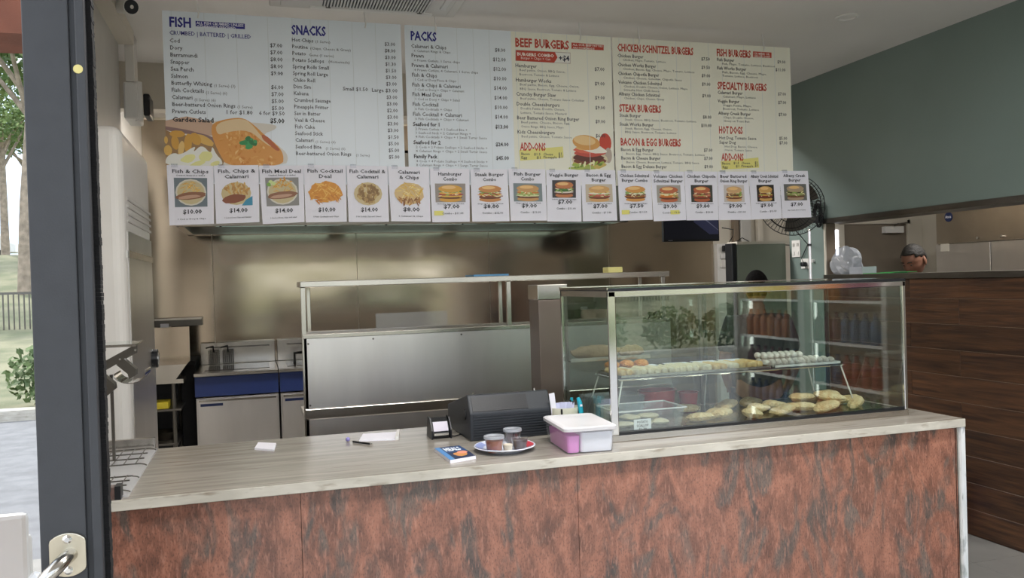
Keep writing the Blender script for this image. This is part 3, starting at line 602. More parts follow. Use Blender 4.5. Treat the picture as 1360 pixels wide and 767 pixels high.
for i, (a, y, sub, pr_, py) in enumerate(packs):
    bo = .03 if i > 7 else .01
    line(ink, P, 54 + y * .025, y, a, .0195, bold=bo)
    for j, s in enumerate(sub): line(ink, P, 68 + y * .022, y + 20 + j * 19, s, .0125, SUB, bold=0, x2=68 + y * .022 + len(s) * 7.35)
    line(ink, P, 516 + i * 1.7, py, pr_, .0195, align='RIGHT', bold=bo)
line(ink, P, 562, 152, 'BEEF BURGERS', .046, RED, bold=.03, x2=822)
def quad(ink, P, pts, col, nm='banner', lay=.0009):
    t = [p_ for i_, n_, p_ in pending if i_ is ink][0]; I_ = later(Ink(lambda x, z, l: (x, YB - lay - l, z)), nm, t); I_.poly([P(*q) for q in pts], col)
quad(ink, P, [(836, 133), (992, 145), (992, 171), (836, 164)], RED); line(ink, P, 842, 148, 'ALL OUR BEEF PATTIES', .011, 'f0e6da', bold=.02, x2=988); line(ink, P, 842, 163, 'ARE HOMEMADE', .011, 'f0e6da', bold=.02, x2=948)
quad(ink, P, [(564, 168), (831, 182), (831, 236), (564, 222)], 'b9a79c', lay=.0007); quad(ink, P, [(753, 181), (829, 185), (829, 233), (753, 230)], 'e8e6de')
quad(ink, P, [(566, 170), (756, 180), (768, 206), (752, 231), (566, 221)], RED, lay=.0010)
line(ink, P, 572, 196, 'BURGERS COMBO', .017, 'f4e9de', bold=.03, x2=750); line(ink, P, 590, 213, 'Burger + Chips + Can', .014, 'f4e9de', bold=0, x2=732); line(ink, P, 774, 220, '+$4', .028, '2a2a40', bold=.03, x2=825)
bb = [('Hamburger', 252, ['Beef pattie, Onion, BBQ Sauce,', 'Beetroot, Tomato & Lettuce'], '$7.00'), ('Hamburger Works', 322, ['Beef pattie, Bacon, Egg, Cheese, Onion,', 'BBQ Sauce, Beetroot, Tomato & Lettuce'], '$9.00'), ('Crunchy Burger Slaw', 390, ['Beef pattie, Cheese, Tomato Sauce Coleslaw'], '$9.00'), ('Double Cheeseburgers', 438, ['Double Pattie, Double Cheese,', 'Lettuce, Tomato Sauce, Mustard'], '$9.00'), ('Beer Battered Onion Ring Burger', 505, ['Beef pattie, Cheese, Bacon, Egg,', 'Onion Rings, BBQ Sauce, Mayo'], '$9.00'), ('Kids Cheeseburgers', 574, ['Beef pattie, Cheese, Tomato Sauce'], '$6.00')]
for i, (a, y, sub, pr_) in enumerate(bb):
    line(ink, P, 563 + i * 2, y, a, .0195, bold=.01)
    for j, s in enumerate(sub): line(ink, P, 583 + i * 2, y + 19 + j * 21, s, .0125, SUB, bold=0, x2=583 + i * 2 + len(s) * 7.35)
    line(ink, P, 996 + i, y + 20, pr_, .0195, align='RIGHT')
def addons(ink, P, q, hx, hy, hx2, rows_):
    quad(ink, P, q, 'e5dd84', 'yellow_patch'); line(ink, P, hx, hy, 'ADD-ONS', .041, RED, bold=.03, x2=hx2)
    for (x, y, s, x2) in rows_: line(ink, P, x, y, s, .0135, TX, bold=.015, x2=x2)
addons(ink, P, [(582, 655), (794, 637), (798, 690), (588, 706)], 588, 655, 712, [(592, 678, 'Bacon', 632), (592, 696, 'Egg', 620), (654, 680, '$1.5', 685), (666, 696, '$1', 685), (700, 680, 'Cheese', 746), (700, 694, 'Pineapple', 764), (772, 678, '$1', 788), (772, 692, '$1', 790)])
# burger picture
pic = later(Ink(lambda x, z, l: (x, YB - .0008 - l, z), .00001), 'burger_picture', b2[0]); kk = (P(100, 0)[0] - P(0, 0)[0]) / 100
def pe(x, y, rx, ry, col, rot=0, wob=.0, **q): u, v = P(x, y); pic.ell(u, v, rx * kk, ry * kk, col, rot, 18, wob, **q)
pe(1000, 620, 34, 50, 'c8452f'); pe(1015, 680, 20, 40, 'b9a89a'); pe(925, 700, 100, 44, 'd8c9a8'); pe(925, 725, 92, 22, 'c9b25e', 0, .12)
pe(925, 705, 88, 24, '7a3f2c', 0, .08); pe(920, 690, 84, 22, '5f2e22', 0, .08); pe(925, 668, 86, 20, 'c2503f', 0, .1); pe(910, 655, 70, 16, 'd9674f', 0, .1)
pe(940, 648, 78, 20, 'efe7d8', -8, .1); pe(900, 645, 50, 12, 'e0b26a', 0, .2); pe(908, 618, 76, 38, 'd99f56', -6); pe(900, 608, 60, 24, 'e8c48a', -6); pe(895, 742, 70, 12, 'a9b45a', 0, .3)
for i in range(14): pe(random.uniform(850, 990), random.uniform(715, 738), 14, 6, random.choice(('9db24c', 'e6e3b0', '6f8a32')), random.uniform(0, 90), .2)
# board 3
P = mapper(1093 / 285, 805, 40); ink = bink(b3[0])
line(ink, P, 57, 106, 'CHICKEN SCHNITZEL BURGERS', .041, RED, bold=.03, x2=443)
line(ink, P, 562, 131, 'FISH BURGERS', .041, RED, bold=.03, x2=735)
quad(ink, P, [(748, 108), (842, 114), (842, 142), (748, 138)], RED); line(ink, P, 752, 124, 'CRUMBED OR', .012, 'f0e6da', bold=.02, x2=832); line(ink, P, 752, 137, 'GRILLED DORY', .012, 'f0e6da', bold=.02, x2=836)
line(ink, P, 67, 414, 'STEAK BURGERS', .041, RED, bold=.03, x2=280); line(ink, P, 73, 586, 'BACON & EGG BURGERS', .041, RED, bold=.03, x2=379)
line(ink, P, 567, 299, 'SPECIALTY BURGERS', .041, RED, bold=.03, x2=817); line(ink, P, 574, 525, 'HOT DOGS', .041, RED, bold=.03, x2=694)
c3 = [(57, 137, 'Chicken Burger', ['Chicken, Mayo, Tomato, Lettuce'], 528, 156, '$7.50'), (58, 183, 'Chicken Works Burger', ['Chicken, Bacon, Egg, Cheese, Mayo, Tomato, Lettuce'], 529, 199, '$9.50'), (60, 228, 'Chicken Chipotle Burger', ['Chicken, Cheese, Coleslaw, Chipotle Sauce'], 530, 241, '$9.00'), (62, 272, 'Volcano Chicken Schnitzel', ['Chicken, Double Cheese, Onion, Lettuce, Mayo,', 'Sriracha Hot Chilli Sauce'], 531, 284, '$9.00'), (64, 332, 'Albany Chicken Schnitzel', ['Chicken, Chips, Cheese Gravy'], 533, 343, '$9.00'),
      (68, 441, 'Steak Burger', ['Steak, Onion, BBQ Sauce, Beetroot, Tomato, Lettuce'], 536, 451, '$8.00'), (68, 486, 'Steak Works Burger', ['Steak, Bacon, Egg, Cheese, Onion,', 'BBQ Sauce, Beetroot, Tomato, Lettuce'], 537, 494, '$10.00'),
      (74, 615, 'Bacon & Egg Burger', ['Bacon, Egg, Onion, BBQ Sauce, Beetroot, Tomato, Lettuce'], 541, 619, '$7.00'), (75, 658, 'Bacon & Cheese Burger', ['Bacon, Cheese, Beetroot, Lettuce, Tomato, BBQ Sauce'], 542, 661, '$7.00'), (77, 701, 'Bacon & Egg Deluxe Burger', [], 544, 703, '$9.00'),
      (563, 157, 'Fish Burger', ['Fish, Mayo, Tomato, Lettuce, Beetroot'], 913, 171, '$9.00'), (564, 200, 'Fish Works Burger', ['Fish, Bacon, Egg, Cheese, Mayo,', 'Tomato, Lettuce, Beetroot'], 913, 211, '$11.00'),
      (567, 324, 'Calamari Burger', ['Calamari, Mayo, Lettuce'], 916, 334, '$7.00'), (568, 368, 'Veggie Burger', ['Veggie Pattie, Mayo,', 'Beetroot, Tomato, Lettuce'], 917, 377, '$7.00'), (571, 430, 'Albany Creek Burger', ['Chips, Double Cheese,', 'Gravy on Toast Bun'], 919, 438, '$7.00'),
      (575, 555, 'Hot Dog, Tomato Sauce', [], 922, 559, '$5.00'), (576, 578, 'Super Dog', ['Hot Dog, Bacon, Cheese,', 'Onion, Tomato Sauce'], 923, 582, '$7.00')]
for x, y, a, sub, xr, yr, pr_ in c3:
    line(ink, P, x, y, a, .0185, bold=.01)
    for j, s in enumerate(sub): line(ink, P, x + 27, y + 19 + j * 18, s, .012, SUB, bold=0, x2=x + 27 + len(s) * 7.25)
    line(ink, P, xr, yr, pr_, .0185, align='RIGHT')
addons(ink, P, [(583, 668), (775, 648), (779, 700), (589, 710)], 588, 663, 701, [(590, 684, 'Bacon', 630), (592, 702, 'Egg', 618), (648, 682, '$1.5', 676), (660, 698, '$1', 676), (688, 682, 'Cheese', 733), (688, 697, 'Pineapple', 748), (756, 680, '$1', 770), (756, 694, '$1', 772)])
random.seed(11)
# ================================================================ MENU SHEETS (A4) under the boards
SC = {6: (1360 / 305, 215, 205), 7: (1360 / 315, 510, 205), 8: (1360 / 275, 815, 205)}
def burger(I, r, bun='d99a4e', bg=None, tall=1, mid=None, rot=0):
    x0, y0, x1, y1 = r; w = x1 - x0; h = y1 - y0; cx = (x0 + x1) / 2
    if bg: I.rect(x0, y0, x1, y1, bg)
    X = lambda u: x0 + w * u; Y = lambda v: y0 + h * v
    I.ell(X(.5), Y(.14), w * .38, h * .13, bun, rot, 16, .02); I.ell(X(.5), Y(.26), w * .40, h * .09, '6b3a24', rot, 18, .08)
    mid = mid or ['c9803a', 'e6b74a', 'b8483a', '6b8e3a']
    for i, c in enumerate(mid):
        I.ell(X(.5), Y(.33 + i * .08), w * (.42 - .01 * i), h * .065, c, rot, 20, .1)
        for k in range(7): I.ell(X(.15 + .7 * random.random()), Y(.31 + i * .08 + .04 * random.random()), w * .07, h * .03, random.choice((c, 'e9dcae', '8fae55', mid[0])), random.uniform(-30, 30), 8, .2)
    I.ell(X(.5), Y(.72), w * .39, h * .20 * tall, bun, rot, 18, .02); I.ell(X(.45), Y(.79), w * .24, h * .09, 'eabf7e', rot, 14, .05)
def chips(I, r, n=40, cols=('e0b04c', 'd89c36', 'e9c46e'), rnd=False):
    x0, y0, x1, y1 = r; cx = (x0 + x1) / 2; cy = (y0 + y1) / 2
    for i in range(n):
        a = random.uniform(0, 6.28); q = math.sqrt(random.random()) * .85
        x = cx + (x1 - x0) / 2 * q * math.cos(a); y = cy + (y1 - y0) / 2 * q * math.sin(a)
        if rnd: I.ell(x, y, (x1 - x0) * .09, (y1 - y0) * .08, random.choice(cols), random.uniform(0, 180), 9, .15)
        else: I.ell(x, y, (x1 - x0) * .13, (y1 - y0) * .03, random.choice(cols), random.uniform(-60, 60), 6)
def fishpl(I, r, bg, chipz=True):
    x0, y0, x1, y1 = r; w = x1 - x0; h = y1 - y0; cx = (x0 + x1) / 2; cy = (y0 + y1) / 2
    if bg: I.rect(*r, bg)
    I.ell(cx, cy, w * .47, h * .46, 'd5cfc0'); I.ell(cx, cy, w * .42, h * .41, 'c9b98e')
    chips(I, (x0 + w * .14, y0 + h * .45, x1 - w * .14, y1 - h * .12), 26)
    I.ell(cx, y0 + h * .38, w * .46, h * .13, '8f6146', 4, 18, .05); I.ell(cx - w * .05, y0 + h * .34, w * .34, h * .06, 'c39a80', 4, 14, .1)
# crop, corners TL TR BL BR, title lines, picture kind, price, note, combo, position in label
SH = [
 (6, (28, 62), (305, 68), (45, 420), (308, 410), ['Fish & Chips'], 'fish', '$10.00', '1 Cod or Dory & Chips', None, 'Crumbed, Battered or Grilled'),
 (6, (307, 65), (572, 62), (322, 410), (578, 400), ['Fish, Chips &', 'Calamari'], 'fishcal', '$14.00', '1 Cod or Dory, Chips and Calamari', None, None),
 (6, (575, 65), (838, 65), (597, 412), (845, 400), ['Fish Meal Deal'], 'meal', '$14.00', '1 Cod or Dory, chips and salad', None, 'Crumbed, Battered or Grilled'),
 (6, (840, 62), (1088, 65), (852, 402), (1095, 398), ['Fish Cocktail', 'Deal'], 'cocktail', '$10.00', '5 Fish Cocktails and Chips', None, None),
 (6, (1093, 65), (1335, 68), (1107, 400), (1345, 398), ['Fish Cocktail &', 'Calamari'], 'round', '$14.00', '5 Fish Cocktails, Chips and 5 Calamari', None, None),
 (7, (22, 68), (258, 72), (42, 382), (268, 385), ['Calamari', '& Chips'], 'calamari', '$8.00', '6 Calamari & Chips', None, None),
 (7, (262, 80), (490, 82), (277, 388), (492, 385), ['Hamburger', 'Combo'], 'b_ham', '$7.00', 'Hamburger, chips and 1 can of drink', 'Combo - $11.00', 'hl'),
 (7, (495, 85), (708, 85), (507, 385), (720, 382), ['Steak Burger', 'Combo'], 'b_steak', '$8.00', 'Chips and 1 can of drink', 'Combo - $12.00', None),
 (7, (713, 80), (925, 85), (727, 380), (935, 378), ['Fish Burger', 'Combo'], 'b_fish', '$9.00', 'Chips and 1 can of drink', 'Combo - $13.00', None),
 (7, (930, 88), (1130, 88), (937, 383), (1133, 385), ['Veggie Burger'], 'b_veg', '$7.00', 'Lettuce, tomato, beetroot, mayo', 'Combo - $11.00', None),
 (7, (1130, 88), (1325, 90), (1140, 383), (1338, 378), ['Bacon & Egg', 'Burger'], 'b_bacon', '$7.00', 'with or without salad', 'Combo - $11.00', None),
 (8, (25, 105), (243, 108), (42, 435), (258, 428), ['Chicken Schnitzel', 'Burger Combo'], 'b_chick', '$7.50', 'Crumbed Chicken Breast Burger', 'Combo- $11.50', 'hl'),
 (8, (245, 110), (462, 112), (263, 438), (478, 430), ['Volcano Chicken', 'Schnitzel Burger'], 'b_volc', '$9.00', 'double cheese, onion, chilli sauce', 'Combo - 13.00', 'hr'),
 (8, (464, 110), (680, 112), (480, 432), (690, 430), ['Chicken Chipotle', 'Burger'], 'b_chip', '$9.00', 'cheese, coleslaw, chipotle sauce', 'Combo - $13.00', None),
 (8, (682, 112), (884, 112), (692, 430), (906, 428), ['Beer Battered', 'Onion Ring Burger'], 'b_onion', '$9.00', 'beef pattie, cheese, bacon, egg', 'Combo - $13.00', None),
 (8, (886, 112), (1090, 112), (908, 428), (1105, 420), ['Albany Creek Schnitzel', 'Burger'], 'b_alb', '$9.00', 'chips, cheese, gravy', 'Combo - $13.00', None),
 (8, (1090, 108), (1275, 108), (1108, 418), (1300, 412), ['Albany Creek', 'Burger'], 'b_creek', '$7.00', 'chips, double cheese and gravy', None, None)]
for idx, (cr, TL, TR, BL, BR, title, kind, price, note, combo, extra) in enumerate(SH):
    sc, ox, oy = SC[cr]; YS = YB - .010 - .0012 * (idx % 3)
    c4 = [at(ox + x / sc, oy + y / sc, y=YS) for x, y in (TL, TR, BL, BR)]
    def loc(s, t, l, c4=c4, YS=YS):
        a = c4[2].lerp(c4[3], s); b = c4[0].lerp(c4[1], s); p = a.lerp(b, t); return (p.x, YS - .0013 - l, p.z)
    t = thing('menu_sheet', tuple(c4[2].lerp(c4[3], .5)), 'white menu sheet titled "%s" at %s' % (' '.join(title), price), 'menu sheet', 'printed sheets taped along the bottom of the menu boards')
    sh = B(); G = 8
    for lay in (0, .0005):
        n0 = len(sh.v)
        sh.add([tuple(Vector(loc(i / G, j / G, -.0012 - lay)) + Vector((0, .0009 * math.sin(i / G * 9 + j / G * 5 + idx) + .0009, 0))) for j in range(G + 1) for i in range(G + 1)], [(j * (G + 1) + i, j * (G + 1) + i + 1, (j + 1) * (G + 1) + i + 1, (j + 1) * (G + 1) + i) for j in range(G) for i in range(G)])
    sh.build('sheet', M['paper'], t)
    I = later(Ink(loc, .00002), 'lettering', t); L_ = later(Ink(loc, .00002), 'food_photo', t)
    # tape
    B().box(c4[0].x + .02, c4[0].x + .05, YS - .004, YB - .001, c4[0].z - .012, c4[0].z + .006).build('tape', M['clearplastic'], t)
    y = .915; hh = .062
    for s in title:
        I.text(s, .5, y - .045, hh, '35353c', 'CENTER', min(.88, .06 * len(s) + .06), .018)
        y -= .095
    top = y - .005
    if extra and 'Crumb' in extra: I.text(extra, .5, y, .022, '44444a', 'CENTER', .62, .02); top = y - .03
    bot = .30 if len(title) == 1 or kind.startswith('b') is False else .37
    if kind in ('b_veg',): top = .80; bot = .46
    pr_y = bot - .115
    W_ = {'b_veg': .34, 'b_alb': .28, 'b_onion': .32, 'b_chip': .33, 'b_volc': .36}.get(kind, .39)
    r = (.5 - W_, bot, .5 + W_, top)
    if kind == 'fish': fishpl(L_, (.14, bot, .86, top), '6f7a80')
    elif kind == 'fishcal':
        L_.ell(.48, (bot + top) / 2, .34, (top - bot) * .47, 'ccb98a'); L_.poly([(.6, bot), (.85, bot), (.85, bot + .16), (.7, bot + .1)], '3e8fae')
        chips(L_, (.2, bot + .15, .8, top), 26, ('b98a4c', 'd2ab66', 'c79650'), True); L_.ell(.43, bot + .12, .27, .075, '8a4f33', 6, 16, .06)
    elif kind == 'meal':
        fishpl(L_, (.12, bot, .88, top), '8d8a86'); chips(L_, (.35, top - .16, .75, top), 14, ('dba03e', 'c98a2e'), True)
        for q in ((.24, top - .07), (.2, top - .12), (.3, top - .1)): L_.ell(*q, .05, .035, random.choice(('7fae4a', 'c9d890')), 0, 9, .2)
    elif kind == 'cocktail':
        L_.ell(.5, (bot + top) / 2 + .02, .4, (top - bot) * .42, 'd9912f', 0, 20, .12); chips(L_, (.12, bot + .02, .9, top), 46, ('e2a03a', 'd58a28', 'ecb95a')); chips(L_, (.1, bot + .02, .9, bot + .2), 14, ('c97a26', 'dd9a3c'), True)
    elif kind == 'round':
        L_.ell(.5, (bot + top) / 2 - .01, .35, (top - bot) * .49, 'cdb98c'); chips(L_, (.2, bot + .03, .8, top - .03), 60, ('9a7848', 'b08e58', 'c2a468', '8b6a3e'), True)
    elif kind == 'calamari':
        L_.ell(.5, (bot + top) / 2, .36, (top - bot) * .48, 'd8b983', 0, 20, .08); chips(L_, (.18, bot + .12, .85, top), 34, ('ecd07a', 'f0dc98', 'dcb254')); chips(L_, (.16, bot, .84, bot + .17), 26, ('b07a42', '8c5a30', 'c39050'), True)
    else:
        par = {'b_ham': ('d8a243', '9a9088', ['e0b24a', 'a9433a', 'e2a83e', '6d8a3c']), 'b_steak': ('c98a4e', None, ['8d4a2c', 'd89a3a', 'a85a34', '7c9a48']), 'b_fish': ('cc9a60', '7e8a8c', ['d7d8a0', 'a9b86a', 'c9803e', 'd9a05a']), 'b_veg': ('c47a4a', '3d3a3c', ['d8cfc4', '3f6b2e', '52803c', '8a3a34']), 'b_bacon': ('d6a568', 'c9bba6', ['b05a44', 'c8674c', 'f0e6d2', 'e8c46a']), 'b_chick': ('d79a50', None, ['a8662c', '7a4a2c', 'e0dcc0', '88a452']), 'b_volc': ('c06a44', 'a9a49a', ['c96a2a', 'd98f36', 'ecd9a8', '8a6a3a']), 'b_chip': ('b8623c', '3f4038', ['a84a34', 'cc8462', '7a2c24', 'd8a078']), 'b_onion': ('d2a878', 'cfc6c0', ['c99a5e', '6a4630', '8a5a38', 'e0c49a']), 'b_alb': ('cfa25e', '2e2622', ['8a3a2a', 'd7b04e', '6a2c22', 'd9c07a']), 'b_creek': ('b39a7c', '6a6a66', ['7a7a44', 'c9bd8e', '5c5230', 'a8a468'])}[kind]
        burger(L_, r, par[0], par[1], 1, par[2])
    I.text(price, .52, pr_y, .07, '33333a', 'CENTER', .42, .025)
    if combo:
        I.text(note, .5, bot - .04, .02, '4a4a50', 'CENTER', .7, .02)
        hl = {'hl': (.06, .30), 'hr': (.52, .80)}.get(extra)
        if hl: I.rect(hl[0], pr_y - .13, hl[1], pr_y - .045, 'e8e07a')
        I.text(combo, .55, pr_y - .11, .036, '3f3f46', 'CENTER', .56, .012)
    else: I.text(note, .5, pr_y - .10, .024, '4a4a50', 'CENTER', .62, .015)

# ================================================================ DISPLAY CABINET
X0, X1, Y0, Y1, Z0, Z1 = 1.115, 2.32, 2.574, 3.03, CH, 1.545
sc_ = thing('display_cabinet', ((X0 + X1) / 2, 2.8, CH), 'glass countertop food display cabinet with steel edges on the right of the counter', 'display cabinet')
B().box(X0, X1, Y0, Y1, Z0, Z0 + .022).build('base_plinth', M['steel'], sc_, bevel=.002)
B().box(X0 + .004, X1 - .004, Y0 + .004, Y0 + .012, Z0 + .022, Z0 + .034).build('lower_seal', M['black'], sc_)
B().box(X0 + .02, X1 - .02, Y0 + .02, Y1 - .01, Z0 + .022, Z0 + .026).build('base_tray', M['steel'], sc_)
B().box(X0 + .012, X1 - .012, Y0 + .003, Y0 + .009, Z0 + .03, Z1 - .03).build('front_glass', M['showglass'], sc_)
for x in (X0 + .003, X1 - .009): B().box(x, x + .006, Y0 + .012, Y1 - .012, Z0 + .03, Z1 - .03).build('side_glass', M['showglass'], sc_)
B().box(X0, X0 + .028, Y0, Y0 + .012, Z0 + .022, Z1 - .012).build('corner_post', M['chrome'], sc_, bevel=.003)
B().box(X1 - .016, X1, Y0, Y0 + .012, Z0 + .022, Z1 - .012).build('corner_post', M['chrome'], sc_, bevel=.003)
for x in (X0, X1 - .01): B().box(x, x + .01, Y1 - .012, Y1, Z0 + .022, Z1 - .012).build('corner_post', M['chrome'], sc_)
B().box(X0, X1, Y0, Y0 + .012, Z1 - .032, Z1 - .012).build('top_front_rail', M['chrome'], sc_, bevel=.002)
for x in (X0, X1 - .012): B().box(x, x + .012, Y0 + .012, Y1, Z1 - .032, Z1 - .012).build('top_side_rail', M['steel'], sc_)
B().box(X0, X1, Y1 - .012, Y1, Z1 - .032, Z1 - .012).build('top_rear_rail', M['steel'], sc_)
B().box(X0, X1, Y0, Y0 + .02, Z1 - .012, Z1 - .003).box(X0, X1, Y1 - .02, Y1, Z1 - .012, Z1 - .005).box(X0, X0 + .02, Y0 + .02, Y1 - .02, Z1 - .012, Z1 - .005).box(X1 - .02, X1, Y0 + .02, Y1 - .02, Z1 - .012, Z1 - .005).build('top_frame', M['black'], sc_)
B().box(X0 + .01, X1 - .01, Y0 + .012, Y1 - .01, Z1 - .005, Z1).build('top_glass', M['glass'], sc_)
B().box(X0 - .002, X1 + .002, Y1 - .008, Y1 + .004, Z1 - .012, Z1 + .002).box(X0 - .003, X0 + .003, Y0, Y1, Z1 - .008, Z1 + .0).build('top_trim', M['chrome'], sc_)
for a, b, yy in ((X0 + .012, (X0 + X1) / 2 + .02, Y1 - .008), ((X0 + X1) / 2 - .02, X1 - .012, Y1 - .02)):
    d = B().box(a, b, yy, yy + .004, Z0 + .03, Z1 - .034).build('rear_sliding_door', M['glass'], sc_)
    B().box(a, a + .012, yy - .003, yy + .007, Z0 + .03, Z1 - .034).box(b - .012, b, yy - .003, yy + .007, Z0 + .03, Z1 - .034).build('door_stile', M['steel_dark'], d)
# wire stand + shelf inside
st = thing('wire_display_stand', (1.7, 2.9, CH + .026), 'wire stand carrying the raised trays inside the display cabinet', 'stand')
wz = 1.212; w = B()
for y in [2.755 + i * .026 for i in range(9)]: w.cyl((1.23, y, wz), (2.17, y, wz), .0018, n=5)
for i in range(40): w.cyl((1.235 + i * .0238, 2.752, wz - .003), (1.235 + i * .0238, 2.966, wz - .003), .0013, n=4)
o = w.build('wire_deck', M['chrome'], st); o['kind'] = 'stuff'
for p, q in (((1.24, 2.755), (1.20, 2.74)), ((2.165, 2.755), (2.215, 2.74)), ((1.24, 2.965), (1.19, 2.985)), ((2.165, 2.965), (2.215, 2.985)), ((1.7, 2.965), (1.7, 2.99))):
    B().cyl((p[0], p[1], wz), (q[0], q[1], CH + .027), .003, n=8).build('leg', M['white'], st)
B().tube([(1.225, 2.75, wz), (2.175, 2.75, wz), (2.175, 2.97, wz), (1.225, 2.97, wz)], .003, 6, True).build('rim', M['chrome'], st)
def tray(nm, x0, x1, y0, y1, z, m, label, cat='tray'):
    b = B().box(x0, x1, y0, y1, z, z + .003)
    for a in ((x0, x0 + .003, y0, y1), (x1 - .003, x1, y0, y1), (x0, x1, y0, y0 + .003), (x0, x1, y1 - .003, y1)): b.box(*a, z, z + .012)
    return solo(b, nm, m, label, cat, ((x0 + x1) / 2, (y0 + y1) / 2, z))
tray('wire_tray', 1.235, 1.86, 2.757, 2.962, wz + .003, M['steel'], 'long shallow steel tray of rolls on the wire stand')
tray('white_tray', 1.87, 2.17, 2.757, 2.962, wz + .003, M['white'], 'white tray of stacked dim sims on the right end of the wire stand')
random.seed(5)
def roll_mesh(L, r, m, n=14):
    b = B(); b.lathe([(0, 0), (r * .75, .001), (r, r * .35), (r * 1.02, L * .5), (r, L - r * .35), (r * .75, L - .001), (0, L)], (0, 0, 0), n, Matrix.Rotation(R(-90), 4, 'X')); return b
first = None; zz = wz + .006
pos = []
for i in range(22):
    x = 1.262 + i * .0272; pos.append((x, 0))
for i, (x, k) in enumerate(pos):
    m = 'pastry' if i in (0, 1, 14, 15, 18, 19, 20, 21) else 'pale'; r = .0125
    key = m
    if i == 0 or m not in roll_protos:
        if i == 0: roll_protos = {}
        o = roll_mesh(.13, r, m).build('pastry_roll', M[m], smooth=True); roll_protos[m] = o
    else: o = roll_protos[m].copy(); C.objects.link(o)
    o.location = (x, 2.775 + random.uniform(0, .02), zz + r); o.rotation_euler = (0, random.uniform(0, 3), R(random.uniform(-8, 8)))
    nmz = {True: 'golden', False: 'pale'}[m == 'pastry']
    tag(o, nmz + ' pastry roll lying in the front row on the long steel tray', 'pastry roll', ('golden' if m == 'pastry' else 'pale') + ' pastry rolls on the steel tray')
for i in range(3):
    o = B().sph((0, 0, 0), 1, 14, 9, rx=.028, ry=.035, rz=.016, fn=lambda p: p * (1 + .06 * math.sin(9 * p.x + 7 * p.y))).build('crumbed_patty', M['crumb2'], smooth=True)
    o.location = (1.28 + i * .06, 2.93, zz + .03); tag(o, ['leftmost', 'middle', 'rightmost'][i] + ' of three orange crumbed patties at the back left of the steel tray', 'fried food', 'orange patties on the steel tray')
for i, x in enumerate((1.36, 1.5, 1.62, 1.74)):
    solo(B().box(x, x + .1, 2.90, 2.955, zz + .02, zz + .0215), 'paper_liner', M['paper'], ['white paper sheet beside the orange patties', 'white paper sheet second from the left behind the rolls', 'white paper sheet third from the left behind the rolls', 'white paper sheet at the right behind the rolls'][i] + ' on the steel tray', 'paper', (x, 2.93, zz + .02))
ds = None; rown = ['front', 'middle', 'back']
for lay in range(2):
    for j in range(3):
        for i in range(11 - lay * 4):
            if lay == 1 and j == 0: continue
            if not ds: ds = B().sph((0, 0, 0), 1, 12, 8, rx=.0125, ry=.019, rz=.0125).build('dim_sim', M['dimsim'], smooth=True); o = ds
            else: o = ds.copy(); C.objects.link(o)
            o.location = (1.885 + i * .0262, 2.79 + j * .045 + lay * .01, zz + .0125 + lay * .023); o.rotation_euler = (0, 0, R(random.uniform(-6, 6)))
            tag(o, 'white dim sim in the %s row of the %s layer on the white tray' % (rown[j], ('lower', 'upper')[lay]), 'dim sim', 'dim sims in the %s layer, %s row' % (('lower', 'upper')[lay], rown[j]))
# rear shelf with brown package
sh = thing('glass_shelf', (1.3, 2.97, 1.26), 'narrow shelf at the back left inside the display cabinet', 'shelf')
B().box(1.13, 1.46, 2.975, 3.01, 1.262, 1.268).build('shelf_plate', M['steel_dark'], sh)
B().box(1.13, 1.46, 2.972, 2.976, 1.262, 1.276).build('shelf_edge', M['steel'], sh)
solo(B().sph((1.24, 2.993, 1.295), 1, 20, 10, rx=.105, ry=.016, rz=.027, fn=lambda p: p * (1 + .08 * math.sin(13 * p.x + 3 * p.z))), 'paper_parcel', M['brownpack'], 'lumpy brown paper parcel on the back left shelf of the cabinet', 'parcel', (1.24, 2.993, 1.268), smooth=True)
solo(B().sph((1.39, 2.993, 1.292), 1, 20, 10, rx=.055, ry=.016, rz=.024, fn=lambda p: p * (1 + .08 * math.sin(11 * p.x + 5 * p.z))), 'paper_parcel', M['brownpack'], 'smaller brown paper parcel right of the long one on the back shelf', 'parcel', (1.39, 2.993, 1.268), smooth=True)
# fried pieces on the floor of the cabinet
zf = CH + .027
def piece(nm, m, x, y, z, rx, ry, rz, rot, label, cat, group, seed, tilt=(0, 0)):
    random.seed(seed); a, b, c = [random.uniform(2, 6) for _ in range(3)]
    f = lambda p: Vector((p.x * (1 + .16 * math.sin(a * p.y + b)), p.y * (1 + .14 * math.sin(b * p.x + c)), p.z * (1 + .25 * math.sin(c * p.x + a) * .5)))
    o = B().sph((0, 0, 0), 1, 18, 8, rx=rx, ry=ry, rz=rz, fn=f).build(nm, m, smooth=True); o.location = (x, y, z + rz * 1.05); o.rotation_euler = (R(tilt[0]), R(tilt[1]), R(rot)); return tag(o, label, cat, group)
fp = [(1.50, 2.66, 0, .075, .035), (1.60, 2.72, 0, .065, .03), (1.57, 2.64, .012, .06, .028), (1.70, 2.65, 0, .055, .04), (1.83, 2.66, 0, .07, .035), (1.78, 2.74, 0, .06, .03), (1.93, 2.70, 0, .08, .04), (1.88, 2.78, .0, .07, .03), (2.02, 2.66, 0, .075, .038), (2.10, 2.74, 0, .08, .04), (2.00, 2.78, .02, .07, .035), (2.07, 2.70, .03, .075, .035), (2.17, 2.68, 0, .075, .03), (2.22, 2.77, 0, .06, .03), (2.13, 2.80, .02, .07, .035), (2.10, 2.86, .0, .07, .03), (1.72, 2.86, 0, .07, .035), (1.84, 2.88, 0, .07, .03), (1.55, 2.86, 0, .05, .03)]
